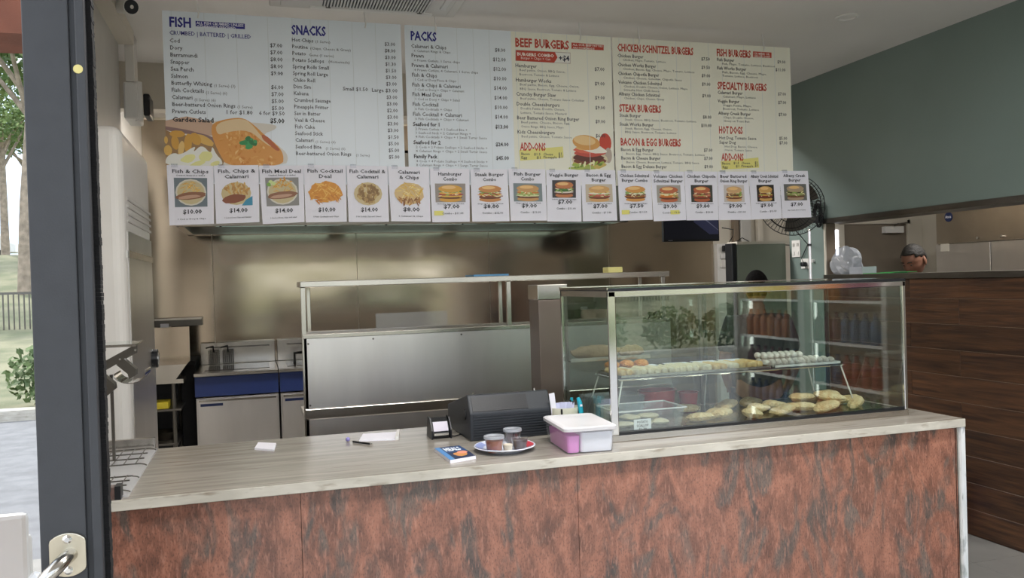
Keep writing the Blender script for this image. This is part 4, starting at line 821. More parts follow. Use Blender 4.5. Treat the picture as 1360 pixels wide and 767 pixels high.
for i, (x, y, z, rx, ry) in enumerate(fp):
    piece('battered_fish', M['crumb'], x, y, z * 1.0 + zf, rx * .82, ry, .017, random.uniform(-25, 25) + (i * 37) % 50 - 25, ('pale golden battered fish piece on the cabinet floor, ' + ('just right of the clear tub' if x < 1.76 else 'in the middle heap' if x < 1.96 else 'in the right hand heap')), 'fried fish', ('battered fish just right of the tub' if x < 1.76 else 'battered fish in the middle heap' if x < 1.96 else 'battered fish in the right hand heap'), i + 40, ((i % 3 - 1) * 6, (i % 4 - 1.5) * 5))
# clear tub with scallops + label
tb = thing('clear_food_tub', (1.27, 2.68, zf), 'clear plastic tub of potato scallops at the left front inside the display cabinet', 'tub')
def shell(x0, x1, y0, y1, z0, z1, t=.0025, flare=0):
    b = B()
    def ring(z, i, k): x = [x0 - flare * k + i, x1 + flare * k - i]; y = [y0 - flare * k + i, y1 + flare * k - i]; return [(x[0], y[0], z), (x[1], y[0], z), (x[1], y[1], z), (x[0], y[1], z)]
    vs = ring(z0, 0, 0) + ring(z1, 0, 1) + ring(z1, t, 1) + ring(z0 + t, t, 0)
    fs = [(3, 2, 1, 0)] + [(r * 4 + i, r * 4 + (i + 1) % 4, (r + 1) * 4 + (i + 1) % 4, (r + 1) * 4 + i) for r in range(3) for i in range(4)] + [(12, 13, 14, 15)]
    return b.add(vs, fs)
shell(1.155, 1.385, 2.60, 2.74, zf, zf + .07, flare=.012).build('tub_wall', M['clearplastic'], tb, bevel=.003)
B().tube([(1.14, 2.585, zf + .07), (1.40, 2.585, zf + .07), (1.40, 2.755, zf + .07), (1.14, 2.755, zf + .07)], .003, 6, True).build('rim', M['frost'], tb)
for i, (x, y) in enumerate(((1.20, 2.66), (1.27, 2.65), (1.34, 2.67), (1.24, 2.70), (1.31, 2.70))):
    piece('potato_scallop', M['pale'], x, y, zf + .004 + (.016 if i > 2 else 0), .036, .03, .010, i * 40, 'flat potato scallop inside the clear tub', 'potato scallop', 'potato scallops in the clear tub', 90 + i)
tk = thing('price_tag', (1.236, 2.59, zf), 'small white potato scallop price tag behind the front glass', 'price tag')
B().box(1.204, 1.268, 2.590, 2.592, zf - .004, zf + .040).build('card', M['paper'], tk)
I = later(Ink(lambda x, z, l: (x, 2.5895 - l, z)), 'lettering', tk)
I.text('POTATO', 1.236, zf + .027, .008, '222226', 'CENTER', .04, .02); I.text('SCALLOP', 1.236, zf + .015, .008, '222226', 'CENTER', .044, .02); I.text('$1.30', 1.236, zf + .003, .008, '222226', 'CENTER', .03, .02)
# tubs behind, red container
t2 = thing('clear_food_tub', (1.25, 2.90, zf), 'second clear plastic tub, taller, behind the front one in the display cabinet', 'tub')
shell(1.165, 1.35, 2.83, 2.955, zf, zf + .085, flare=.01).build('tub_wall', M['clearplastic'], t2)
rc = thing('red_container', (1.47, 2.92, zf), 'dark red plastic container standing under the wire stand', 'container')
B().lathe([(.0, 0), (.05, 0), (.058, .085), (.062, .09), (.055, .09), (.048, .006), (0, .006)], (1.45, 2.905, zf), 24, sx=1.25).build('container_wall', M['redplastic'], rc, smooth=True)
rc2 = thing('red_container', (1.585, 2.93, zf), 'smaller red plastic container to the right of the dark red one', 'container')
B().lathe([(.0, 0), (.03, 0), (.038, .07), (.041, .072), (.036, .072), (.028, .006), (0, .006)], (1.585, 2.91, zf), 20).build('container_wall', M['redplastic'], rc2, smooth=True)

# ================================================================ COUNTER ITEMS
# notepaper, clipboard docket, pen
e = [at(*q, z=CH) for q in ((338, 597), (343, 589), (367, 590), (364, 599))]
solo(B().prism([(v.x, v.y) for v in e], CH, CH + .006, 'z'), 'notepaper', M['paper'], 'small white notepad near the left end of the worktop', 'notepad', tuple(e[0]))
e = [at(*q, z=CH) for q in ((477, 586), (482, 577), (530, 574), (528, 584))]
dk = thing('docket_book', tuple((e[0] + e[2]) / 2), 'white docket book with a clipped right edge in the middle of the worktop', 'docket book')
B().prism([(v.x, v.y) for v in e], CH, CH + .004, 'z').build('pages', M['paper'], dk)
B().prism([(e[3].x - .008, e[3].y), (e[2].x - .008, e[2].y), (e[2].x + .004, e[2].y + .005), (e[3].x + .004, e[3].y)], CH, CH + .012, 'z').build('clip_edge', M['white'], dk)
a = at(469, 586, z=CH + .004); b = at(492, 589, z=CH + .004)
pn = thing('pen', (a.x, a.y, CH), 'dark ballpoint pen lying left of the docket book', 'pen')
B().cyl(a, b, .0035, n=8).build('barrel', M['black'], pn); B().cyl(b, b + (b - a) * .15, .0035, .001, n=8).build('tip', M['chrome'], pn)
q = at(462, 586, z=CH); solo(B().sph((q.x, q.y, CH + .008), .008, 10, 8), 'lilac_bead', mat('lilac_plastic', '8d84c0', .4), 'small lilac bead left of the pen', 'bead', (q.x, q.y, CH), smooth=True)
# terminal / tape dispenser like printer
q = at(586, 582, z=CH); x, y = q.x, q.y + .03
ef = thing('card_reader', (x, y, CH), 'small black card reader on the worktop left of the cash register', 'card reader')
B().prism([(y - .03, CH), (y - .035, CH + .02), (y - .01, CH + .06), (y + .02, CH + .07), (y + .04, CH + .05), (y + .045, CH)], x - .032, x + .032, 'x').build('body', M['black'], ef, bevel=.004)
for s in (-.036, .032): B().prism([(y - .04, CH), (y - .042, CH + .03), (y - .01, CH + .072), (y + .03, CH + .072), (y + .05, CH)], x + s, x + s + .005, 'x').build('side_cheek', M['black'], ef)
B().box(-.026, .026, -.001, .001, -.018, .018, Matrix.Translation((x, y - .025, CH + .042)) @ Matrix.Rotation(R(-32), 4, 'X')).build('screen', mat('grey_screen', '9a93a4', .25), ef)
B().box(-.026, .026, -.001, .001, -.004, .004, Matrix.Translation((x, y - .0365, CH + .016)) @ Matrix.Rotation(R(0), 4, 'X')).build('light_bar', M['steel'], ef)
B().tube([(x + .03, y + .0, CH + .003), (x + .05, y - .02, CH + .003), (x + .075, y + .0, CH + .003), (x + .09, y + .05, CH + .003)], .002, 6).build('cable', M['black'], ef)
# register
rg = thing('cash_register', (.84, 2.98, CH), 'big black cash register seen from behind on the worktop', 'cash register')
pf = [(2.80, CH), (2.80, CH + .095), (2.835, CH + .155), (2.85, CH + .155), (3.15, CH + .085), (3.15, CH)]
B().prism(pf, .688, .985, 'x').build('housing', M['regblack'], rg, bevel=.004)
for i in range(9): B().box(.70, .975, 2.797, 2.80, CH + .012 + i * .009, CH + .016 + i * .009).build('rib', M['regblack'], rg)
B().box(.80, .80 + .0025, -.001, .001, 0, .06, Matrix.Translation((0, 2.8, CH + .095)) @ Matrix.Rotation(R(-30), 4, 'X')).build('panel_seam', M['black'], rg)
B().box(.70, .90, -.002, .0, .006, .06, Matrix.Translation((0, 2.8, CH + .095)) @ Matrix.Rotation(R(-30), 4, 'X')).build('rear_window', M['black'], rg)
B().cyl((.684, 2.87, CH + .085), (.69, 2.87, CH + .085), .02, n=14).build('roll_knob', M['black'], rg)
for x in (.715, .94): B().cyl((x, 2.85, CH + .155), (x, 2.85, CH + .163), .004, n=8).build('screw', M['chrome'], rg)
# magazine / leaflet
e = [at(*q, z=CH) for q in ((577, 599), (610, 595), (632, 609), (598, 615))]
bk = thing('booklet', tuple((e[0] + e[2]) / 2), 'small blue recipe booklet lying in front of the card reader', 'booklet')
B().prism([(v.x, v.y) for v in e], CH, CH + .010, 'z').build('pages', M['paper'], bk)
def bloc(s, t, l): p = e[3].lerp(e[2], s).lerp(e[0].lerp(e[1], s), t); return (p.x, p.y, CH + .0103 + l)
I = later(Ink(bloc), 'cover_print', bk); I.rect(0, 0, 1, 1, '24304f'); I.rect(0, 0, .2, 1, '4f86bd'); I.rect(.22, .5, 1, .95, '2b4a78'); I.ell(.6, .3, .25, .16, 'c98a4e', 0, 14, .1); I.ell(.75, .42, .2, .12, 'e0937a', 0, 14, .1); I.text('MEALS', .24, .62, .26, 'e8eef6', 'LEFT', .62, .04)
# plate with sauce cups
q = at(671, 598, z=CH)
pt = thing('plate', (q.x, q.y + .005, CH), 'blue and white dinner plate with a red patch holding sauce cups', 'plate')
B().lathe([(0, .003), (.055, .003), (.06, 0), (.065, .003), (.095, .014), (.1, .017), (.098, .019), (.066, .009), (.055, .006), (0, .006)], (q.x, q.y + .005, CH), 40).build('dish', M['china'], pt, smooth=True)
PX, PY = q.x, q.y + .005
def plloc(x, y, l):
    r = math.hypot(x, y); z = .006 if r < .055 else (.006 + (r - .055) / .011 * .003 if r < .066 else .009 + (r - .066) / .032 * .010); return (PX + x, PY + y, CH + z + .0006 + l)
I = later(Ink(plloc, .00005), 'rim_pattern', pt)
for i in range(10):
    a0 = i * 9 - 30; I.poly([(rr * math.cos(R(a)), rr * math.sin(R(a))) for a, rr in ((a0, .07), (a0, .094), (a0 + 8, .094), (a0 + 8, .07))], 'c4404c')
for i in range(14):
    a0 = 130 + i * 8; I.poly([(rr * math.cos(R(a)), rr * math.sin(R(a))) for a, rr in ((a0, .07), (a0, .094), (a0 + 7, .094), (a0 + 7, .07))], '8f9ccb')
def cup(px, py, h, r, m, lid, label, y_off):
    q = at(px, py, z=CH + .007); x, y, z = q.x, q.y + y_off, CH + .0065
    t = thing('sauce_cup', (x, y, z), label, 'sauce cup')
    B().lathe([(0, .0006), (r * .78 - .001, .0006), (r * .95 - .001, h * .82), (0, h * .82)], (x, y, z), 24).build('sauce', m, t, smooth=True)
    B().lathe([(r * .78, 0), (r, h), (r * 1.06, h), (r * 1.06, h - .002), (r * 1.005, h - .003), (r * .785, 0)], (x, y, z), 24).build('cup_wall', M['cupplastic'], t, smooth=True)
    if lid:
        B().lathe([(0, h + .003), (r * .85, h + .003), (r * .9, h + .006), (r * 1.1, h + .006), (r * 1.12, h - .002), (r * 1.07, h - .002)], (x, y, z), 24).build('lid', M['bagplastic'], t, smooth=True)
        I = later(Ink(lambda u, v, l: (x + u, y + v, z + h + .0045 + l)), 'handwriting', t)
        I.text(lid, 0, -.004, .009, '202028', 'CENTER', r * 1.4, .02)
cup(659, 601, .046, .030, M['sauce_br'], 'Gravy', 'lidded cup of orange brown sauce at the left of the plate', .02)
cup(684, 590, .044, .028, M['sauce_dk'], 'BBQ', 'lidded sauce cup at the back of the plate', .025)
cup(693, 597, .036, .027, M['sauce_dk'], None, 'open cup of dark red sauce at the right of the plate', .02)
cup(676, 599, .026, .0175, M['sauce_wh'], None, 'tiny open cup of creamy white sauce at the front of the plate', .01)
# second stacked cup on the brown one is its own lid ring
# plastic tub
c = [at(752, 604, z=CH), at(813, 599, z=CH)]
tu = thing('storage_tub', (.96, 2.55, CH), 'clear plastic storage tub with a frosted lid, pink and white papers inside', 'tub')
ang = R(-4); MX = Matrix.Translation((c[0].x, c[0].y, CH)) @ Matrix.Rotation(ang, 4, 'Z')
tw, td, th = .165, .255, .075
def rr(x0, x1, y0, y1, z, r=.018, n=5):
    p = []
    for cx, cy, a in ((x1 - r, y0 + r, -90), (x1 - r, y1 - r, 0), (x0 + r, y1 - r, 90), (x0 + r, y0 + r, 180)):
        for i in range(n + 1): t = R(a + 90 * i / n); p.append((cx + r * math.cos(t), cy + r * math.sin(t), z))
    return p
def loft(rings, M_=None, cap0=True, cap1=True):
    n = len(rings[0]); vs = [v for g in rings for v in g]; fs = [(j * n + i, j * n + (i + 1) % n, (j + 1) * n + (i + 1) % n, (j + 1) * n + i) for j in range(len(rings) - 1) for i in range(n)]
    if cap0: fs.append(tuple(range(n))[::-1])
    if cap1: fs.append(tuple((len(rings) - 1) * n + i for i in range(n)))
    return B().add(vs, fs, M_)
loft([rr(.006, tw - .006, .006, td - .006, 0), rr(0, tw, 0, td, th)], MX, True, False).build('tub_wall', M['clearplastic'], tu, smooth=True)
loft([rr(-.005, tw + .005, -.005, td + .005, th - .004), rr(-.006, tw + .006, -.006, td + .006, th + .006), rr(-.002, tw + .002, -.002, td + .002, th + .009), rr(.008, tw - .008, .008, td - .008, th + .009), rr(.012, tw - .012, .012, td - .012, th + .006)], MX).build('lid', M['frost'], tu, smooth=True)
pk = solo(loft([rr(.010, .048, .012, td - .03, .003, .01), rr(.006, .05, .009, td - .03, .055, .01)], MX), 'pink_napkins', M['pink'], 'bundle of pink napkins in the left side of the storage tub', 'napkins', (.92, 2.55, CH + .003), smooth=True)
solo(loft([rr(.052, tw - .009, .010, td - .012, .003, .01), rr(.052, tw - .005, .007, td - .01, .064, .01)], MX), 'white_napkins', M['whitefill'], 'block of white napkins filling the right side of the storage tub', 'napkins', (1.0, 2.55, CH + .003), smooth=True)
# utensil holder
q = at(750, 555, z=CH); hx_, hy_ = 1.128, 2.97; hz = CH
ch = thing('utensil_holder', (hx_ - .05, 3.0, CH), 'cream oval utensil holder with dark side bands between the register and the cabinet', 'holder')
HXC = at(750, 540, y=2.80).x; HYC = 2.80; ch.location = (HXC, HYC, CH)
B().lathe([(.046, 0), (.053, .095), (.050, .095), (.043, .004), (0, .004)], (HXC, HYC, CH), 28, sx=1, sy=.75).build('holder_wall', M['offwhite'], ch, smooth=True)
for a in (-118, -38): t = R(a); B().box(-.003, .003, -.003, .0, .002, .094, Matrix.Translation((HXC + .047 * math.cos(t), HYC + .047 * .75 * math.sin(t), CH)) @ Matrix.Rotation(t + math.pi / 2, 4, 'Z') @ Matrix.Rotation(R(4), 4, 'X')).build('dark_band', M['black'], ch)
solo(B().box(-.010, .010, -.0015, .0015, 0, .14, Matrix.Translation((HXC - .033, HYC, CH + .01)) @ Matrix.Rotation(R(-8), 4, 'Y') @ Matrix.Rotation(R(5), 4, 'X')), 'white_card', M['paper'], 'tall white card sticking out of the utensil holder', 'card', (HXC - .033, HYC, CH + .01))
for i in range(7):
    x = HXC - .018 + i * .005
    solo(B().box(-.010, .010, -.001, .001, 0, .104, Matrix.Translation((x, HYC - .01 + (i % 3) * .01, CH + .008)) @ Matrix.Rotation(R(-6 + i * 2.5), 4, 'Y') @ Matrix.Rotation(R((i % 3) * 7 - 7), 4, 'X')), 'paper_slip', mat('lilac_paper', 'cfd0ea', .7) if i == 0 else bpy.data.materials['lilac_paper'], 'pale lilac paper slip bunched in the utensil holder, ' + ('left side', 'left of the middle', 'just left of centre', 'at the centre', 'just right of centre', 'right of the middle', 'beside the black pens')[i], 'paper slip', (x, HYC, CH + .008), 'paper slips in the utensil holder')
for i, (dx, m, h) in enumerate(((.022, 'black', .118), (.030, 'black', .112))):
    solo(B().cyl((HXC + dx, HYC, CH + .006), (HXC + dx + .002, HYC + .005, CH + h), .004, n=10), 'marker_pen', M[m], ['black marker pen nearest the papers in the utensil holder', 'black marker pen nearest the teal tongs in the utensil holder'][i], 'pen', (HXC + dx, HYC, CH + .006), smooth=True)
tx = at(770, 545, y=HYC - .03).x; tx = min(tx, 1.098)
tg = thing('teal_tongs', (tx, HYC - .03, CH), 'teal plastic serving tongs leaning at the right of the utensil holder', 'tongs')
B().tube([(tx - .008, HYC + .035, CH + .002), (tx - .010, HYC + .03, CH + .09), (tx - .006, HYC + .03, CH + .122)], [.005, .007, .005], 10).build('tong_arm', M['teal'], tg, smooth=True)
B().tube([(tx + .006, HYC - .028, CH + .006), (tx + .006, HYC - .028, CH + .07), (tx + .002, HYC - .026, CH + .110), (tx - .003, HYC - .024, CH + .128)], [.006, .009, .009, .006], 10).build('tong_arm', M['teal'], tg, smooth=True)
B().box(tx - .001, tx + .007, HYC - .038, HYC - .035, CH + .098, CH + .105).build('sticker', M['paper'], tg)

# chip tray at left
ty = thing('draining_tray', (-.6, 2.8, CH), 'stainless draining tray with wire grids at the left end of the worktop', 'tray')
B().box(-.855, -.345, 2.46, 3.15, CH, CH + .004).build('base', mat('satin_tray', 'e4e4e6', .5, .75), ty)
B().box(-.855, -.350, 3.13, 3.15, CH, CH + .045).build('back_lip', M['steel'], ty, bevel=.002)
B().box(-.855, -.362, 2.437, 2.47, CH, CH + .034).build('front_box', mat('pinkish_steel', 'c0aaa6', .25, 1), ty, bevel=.002)
B().box(-.375, -.36, 2.434, 2.475, CH, CH + .036).build('end_cap', M['black'], ty)
for (ya, yb) in ((2.48, 2.66), (2.84, 3.10)):
    w = B()
    for i in range(15): x = -.85 + i * .034; w.cyl((x, ya, CH + .018), (x, yb, CH + .018), .0016, n=5)
    for k in range(4): yy = ya + (yb - ya) * k / 3; w.cyl((-.85, yy, CH + .015), (-.36, yy, CH + .015), .0022, n=5)
    for yy in (ya, yb): w.tube([(-.362, yy, CH + .015), (-.350, yy + .01, CH + .01), (-.346, yy + .02, CH + .005)], .002, 5)
    o = w.build('wire_grid', M['steel_dark'], ty); o['kind'] = 'stuff'
# heat lamp / chute
hl = thing('heat_lamp_gantry', (-.46, 3.0, CH), 'stainless heat lamp gantry with a curved shade over the draining tray', 'heat lamp')
Q = lambda px, py: at(px, py, y=3.0)
B().box(-.463, -.455, 2.99, 3.006, CH + .004, Q(150, 497).z).build('post', M['steel_dark'], hl)
gp = Q(184, 457); B().box(-.83, gp.x, 2.93, 3.12, gp.z, gp.z + .006).build('glass_shelf', M['glass'], hl)
B().box(-.83, gp.x, 2.928, 2.932, gp.z - .002, gp.z + .006).build('shelf_edge', M['steel'], hl)
def plate(pts, y0, y1, m, nm, **k): return B().prism([(Q(*p).x, Q(*p).z) for p in pts], y0, y1, 'y').build(nm, m, hl, **k)
plate([(136, 481), (182, 456), (184.5, 457), (184.5, 467), (180, 469), (136, 494)], 2.955, 2.962, M['steel_dark'], 'arm')
plate([(158, 482), (168, 474), (184, 488), (184, 495), (175, 501), (173, 494)], 2.94, 2.98, M['steel_dark'], 'shade_bracket')
plate([(138, 491), (143, 493), (158, 505), (159, 512), (146, 523), (145, 513), (136, 506)], 2.90, 2.95, M['steel_dark'], 'flap')
c0 = Q(172, 490); b = B(); pts = []
for i in range(17):
    t = R(-180 + i * 12); pts.append((c0.x + .048 * math.cos(t) + .004, c0.z - .012 + .032 * math.sin(t)))
pts = pts + [(p[0] * .97 + c0.x * .03, p[1] + .002) for p in pts[::-1]]
b.prism(pts, 2.965, 3.11, 'y').build('curved_shade', M['chrome'], hl)
for px, py in ((162.5, 475), (170, 475), (182.5, 463)): q = Q(px, py); B().cyl((q.x, 2.955, q.z), (q.x, 2.948, q.z), .0035, n=10).build('screw', M['chrome'], hl)

# ================================================================ RIGHT BACKGROUND
# steel pole
pl_ = thing('glass_support_pole', (2.338, 3.1, CH), 'shiny thin steel pole standing behind the display cabinet', 'pole')
q = at(1049, 310, y=3.3)
B().cyl((2.338, 3.1 + .06, CH), (2.338, 3.16, 1.755), .0065, n=12).build('shaft', mat('polished_pole', 'f0eef4', .15, .6), pl_, smooth=True)
B().sph((2.338, 3.16, 1.76), .0075, 12, 8).build('ball_end', M['chrome'], pl_, smooth=True)
B().cyl((2.338, 3.16, 1.69), (2.338, 3.16, 1.70), .009).build('collar', M['black'], pl_)
pl_.location = (2.338, 3.16, CH); 
for ch_ in pl_.children: ch_.location = (0, -.06, 0)
# freezer
fz = thing('tall_cabinet', (3.7, 5.7, 0), 'tall grey green cabinet with a black left edge beside the green wall', 'cabinet')
B().box(3.535, 3.97, 5.66, 5.80, .05, 1.815).build('cabinet', M['fridgepanel'], fz, bevel=.006)
B().box(3.49, 3.53, 5.66, 5.76, .06, 1.81).build('side_edge', M['black'], fz, bevel=.006)
B().box(3.535, 3.97, 5.655, 5.80, 1.80, 1.822).build('top_trim', M['cream'], fz)
# TV
tv = thing('television', (3.34, 6.0, 1.84), 'black flat television hanging half hidden behind the menu sheets', 'television')
B().box(3.09, 3.59, 6.0, 6.03, 1.845, 2.13).build('casing', M['black'], tv, bevel=.004)
I = later(Ink(lambda x, z, l: (x, 5.999 - l, z)), 'screen_picture', tv)
I.rect(3.10, 1.862, 3.58, 2.12, '14162c'); I.poly([(3.38, 2.12), (3.58, 2.12), (3.58, 1.90), (3.50, 1.90), (3.36, 2.0)], '464a78'); I.poly([(3.40, 2.06), (3.58, 1.93), (3.58, 1.935), (3.41, 2.07)], '8f93bd'); I.rect(3.13, 1.853, 3.17, 1.857, '9a9aa4')
B().cyl((3.34, 6.05, 2.0), (3.34, 6.05, ZC), .02).box(3.3, 3.38, 6.03, 6.06, 1.95, 2.05).build('ceiling_bracket', M['steel_dark'], tv)
# power trunking column on back wall
tk = thing('power_trunking', (4.49, 7.45, 0), 'white vertical power trunking with an isolator box right of the steel wall', 'trunking')
B().box(4.42, 4.61, 7.44, 7.499, 0, 1.88).build('column', M['white'], tk)
B().box(4.45, 4.55, 7.42, 7.44, 1.64, 1.72).build('isolator_box', M['whitegloss'], tk, bevel=.004)
B().box(4.45, 4.53, 7.42, 7.44, 1.73, 1.80).build('socket', M['white'], tk, bevel=.004)
B().box(4.46, 4.51, 7.37, 7.42, 1.80, 1.86).build('plug', M['black'], tk, bevel=.008)
B().tube([(4.5, 7.38, 1.86), (4.52, 7.3, 1.95), (4.4, 7.1, 2.0), (4.1, 6.8, 2.0)], .005, 6).build('cable', M['black'], tk)
B().tube([(4.5, 7.38, 1.83), (4.62, 7.3, 1.93), (4.75, 7.2, 1.83), (5.0, 7.2, 1.85), (5.3, 7.2, 1.83)], .005, 6).build('cable', M['black'], tk)
for x, w_, m in ((4.62, .06, 'brownlam'), (4.70, .12, 'greywall'), (4.90, .06, 'cream')):
    solo(B().box(x, x + w_, 7.44, 7.499, 0, ZC), 'wall_pipe_cover', M[m], {'brownlam': 'narrow brown pipe cover beside the power trunking', 'greywall': 'wider grey pipe cover right of the brown one', 'cream': 'cream pipe cover furthest right on the back wall'}[m], 'pipe cover', (x, 7.47, 0), bevel=.01)
# wall fan
fn = thing('wall_fan', (3.62, 5.05, 1.8), 'black wire cage wall fan half hidden behind the last menu sheets', 'fan')
FC = Vector((3.56, 5.0, 2.04)); D = (Vector((0, 0, 1.58)) - FC).normalized(); D = (D + Vector((-.25, 0, -.35))).normalized(); MF = Matrix.Translation(FC) @ D.to_track_quat('Z', 'Y').to_matrix().to_4x4()
w = B()
for i in range(48):
    t = 2 * math.pi * i / 48; c_, s_ = math.cos(t), math.sin(t); w.tube([MF @ Vector((r * c_, r * s_, z)) for r, z in ((.05, .07), (.15, .06), (.215, .02), (.22, 0), (.19, -.04), (.07, -.07))], .0014, 4)
for r, z in ((.05, .07), (.1, .066), (.15, .06), (.22, 0), (.19, -.04)): w.tube([MF @ Vector((r * math.cos(2 * math.pi * i / 32), r * math.sin(2 * math.pi * i / 32), z)) for i in range(32)], .003, 5, True)
o = w.build('cage', M['black'], fn); o['kind'] = 'stuff'
for k in range(3):
    b = B(); pts = []
    for i in range(9):
        t = R(k * 120 + i * 9); pts += [MF @ Vector((.04 * math.cos(t), .04 * math.sin(t), .012 - .003 * i)), MF @ Vector((.19 * math.cos(t + .2), .19 * math.sin(t + .2), .02 - .005 * i))]
    b.add(pts, [(2 * i, 2 * i + 1, 2 * i + 3, 2 * i + 2) for i in range(8)]).build('blade', M['steel_dark'], fn)
B().cyl(MF @ Vector((0, 0, -.1)), MF @ Vector((0, 0, .03)), .045, n=16).build('motor', M['black'], fn)
B().tube([MF @ Vector((0, 0, -.09)), (3.8, 5.3, 2.1), (3.985, 5.4, 2.1)], .018, 8).build('bracket', M['black'], fn)
B().tube([MF @ Vector((.0, -.19, -.03)), (3.75, 5.2, 1.86), (3.98, 5.4, 1.78), (3.98, 5.48, 1.68), (3.975, 5.45, 1.64)], .004, 6).build('power_cord', M['black'], fn)
# cord bundle
w = B(); random.seed(2)
for k in range(5):
    c0 = Vector((3.955, 5.235 + random.uniform(-.01, .02), 1.985 + random.uniform(-.03, .04))); a = random.uniform(.05, .085)
    w.tube([c0 + Vector((random.uniform(-.008, .008), .035 * math.cos(2 * math.pi * i / 20), a * math.sin(2 * math.pi * i / 20))) for i in range(20)], .006, 6, True)
w.box(3.93, 3.975, 5.2, 5.27, 1.93, 1.98)
solo(w, 'cord_bundle', M['black'], 'tangled bundle of black cord hanging at the corner of the green wall', 'cord', (3.955, 5.235, 1.9))
# switches on green pier (plane x=RW)
def wallplate(y0, y1, z0, z1, nm, label, cat):
    t = thing(nm, (RW - .005, (y0 + y1) / 2, z0), label, cat); B().box(RW - .009, RW, y0, y1, z0, z1).build('plate', M['white'], t, bevel=.002); return t
t = wallplate(5.50, 5.60, 1.69, 1.82, 'switch_plate', 'double white switch plate on the green wall above the socket', 'switch')
for y in (5.525, 5.575):
    for z in (1.785, 1.72): B().box(RW - .014, RW - .009, y - .01, y + .01, z - .012, z + .012).build('rocker', M['greywall'] if z > 1.75 else M['white'], t)
t = wallplate(5.39, 5.49, 1.60, 1.675, 'power_socket', 'white power socket with a black plug on the green wall', 'socket')
B().box(RW - .05, RW - .009, 5.41, 5.45, 1.615, 1.65).build('plug', M['black'], t, bevel=.01)
solo(B().cyl((RW, 5.345, 1.655), (RW - .02, 5.345, 1.655), .012), 'bell_button', M['white'], 'small round white button right of the power socket', 'button', (RW - .01, 5.345, 1.655))
# lids / bags on cap
bg_ = thing('container_lid_stack', (4.05, 5.1, 1.549), 'crumpled clear plastic bag of takeaway lids on the half wall capping', 'bag')
def bagf(p): k = 1 + .09 * math.sin(6 * p.x + 4 * p.z) + .07 * math.sin(9 * p.y - 3 * p.z); return Vector((p.x * k, p.y * k, max(-.8, p.z * k)))
B().sph((4.06, 5.07, 1.549 + .088), 1, 24, 14, rx=.09, ry=.125, rz=.11, fn=bagf).build('plastic_bag', M['bagplastic'], bg_, smooth=True)
for i in range(4):
    Mx = Matrix.Translation((4.04, 5.06 - i * .012, 1.549 + .088)) @ Matrix.Rotation(R(40), 4, 'X') @ Matrix.Rotation(R(8 * i), 4, 'Z')
    B().tube([Mx @ Vector(v) for v in rr(-.055, .055, -.075, .075, 0, .03)], .003, 5, True).build('lid', M['frost'], bg_)
solo(shell(4.0, 4.12, 4.84, 4.97, 1.549, 1.549 + .05), 'clear_box', M['bagplastic'], 'low milky plastic box beside the bag of lids', 'box', (4.06, 4.9, 1.549))
solo(B().box(4.0, 4.15, 4.58, 4.83, 1.549, 1.554).box(4.03, 4.17, 4.52, 4.70, 1.554, 1.558), 'green_cards', M['greenpaper'], 'bright green cards lying on the half wall capping', 'cards', (4.08, 4.7, 1.549))
bb = thing('waste_bin', (3.84, 4.12, 0), 'small blue waste bin on the floor by the wood plank wall behind the counter end', 'bin')
B().lathe([(0, 0), (.085, 0), (.115, .30), (.11, .30), (.08, .01), (0, .01)], (3.84, 4.12, 0), 24).build('bin_wall', M['blue'], bb, smooth=True)
B().lathe([(.108, .29), (.122, .29), (.122, .31), (.108, .31)], (3.84, 4.12, 0), 24).build('rim', M['navy'], bb, smooth=True)
# far fridge
ff = thing('double_door_fridge', (6.6, 5.8, 0), 'large stainless two door fridge in the room beyond the half wall', 'fridge')
e1 = at(1243, 283, x=6.2).y
B().box(6.22, 6.95, e1 - 1.4, e1, .1, 2.1).build('cabinet', M['steel'], ff)
B().box(6.2, 6.22, e1 - 1.4, e1, 1.80, 2.1).build('header', mat('warm_stainless', 'a69c8e', .3, 1, noise=.03), ff)
ym = at(1317, 340, x=6.2).y
for a, b in ((ym + .004, e1), (e1 - 1.4, ym - .004)):
    d = B().box(6.19, 6.22, a, b, .15, 1.79).build('door', M['steel_panel'], ff, bevel=.004)
    B().cyl((6.17, (a if a > ym else b) + (.06 if a > ym else -.06), .9), (6.17, (a if a > ym else b) + (.06 if a > ym else -.06), 1.3), .01).build('handle', M['chrome'], d)
for px in (1300, 1332): y_ = at(px, 322, x=6.2).y; B().cyl((6.2, y_, 1.83), (6.18, y_, 1.83), .012, n=10).build('lock', M['chrome'], ff)
ly = at(1260, 288, x=6.2)
lg = B().cyl((6.2, ly.y, ly.z), (6.195, ly.y, ly.z), .045, n=24); lgo = lg.build('badge', M['navy'], ff); lgo.data.transform(Matrix.Diagonal((1, 1, 1, 1)))
I = later(Ink(lambda u, v, l: (6.1945 - l, u, v)), 'badge_lettering', ff); I.text('Atosa', ly.y + .035, ly.z - .01, .026, 'e8e8ee', 'LEFT', -.07, .03)
q = at(1254, 328, x=6.19)
B().box(6.185, 6.19, q.y - .06, q.y + .04, q.z - .04, q.z + .03).build('label_card', M['cream'], ff)
for a in (-.12, .0): B().cyl((6.3, e1 - .1, 0), (6.3, e1 - .1, .1), .03).build('foot', M['steel_dark'], ff)

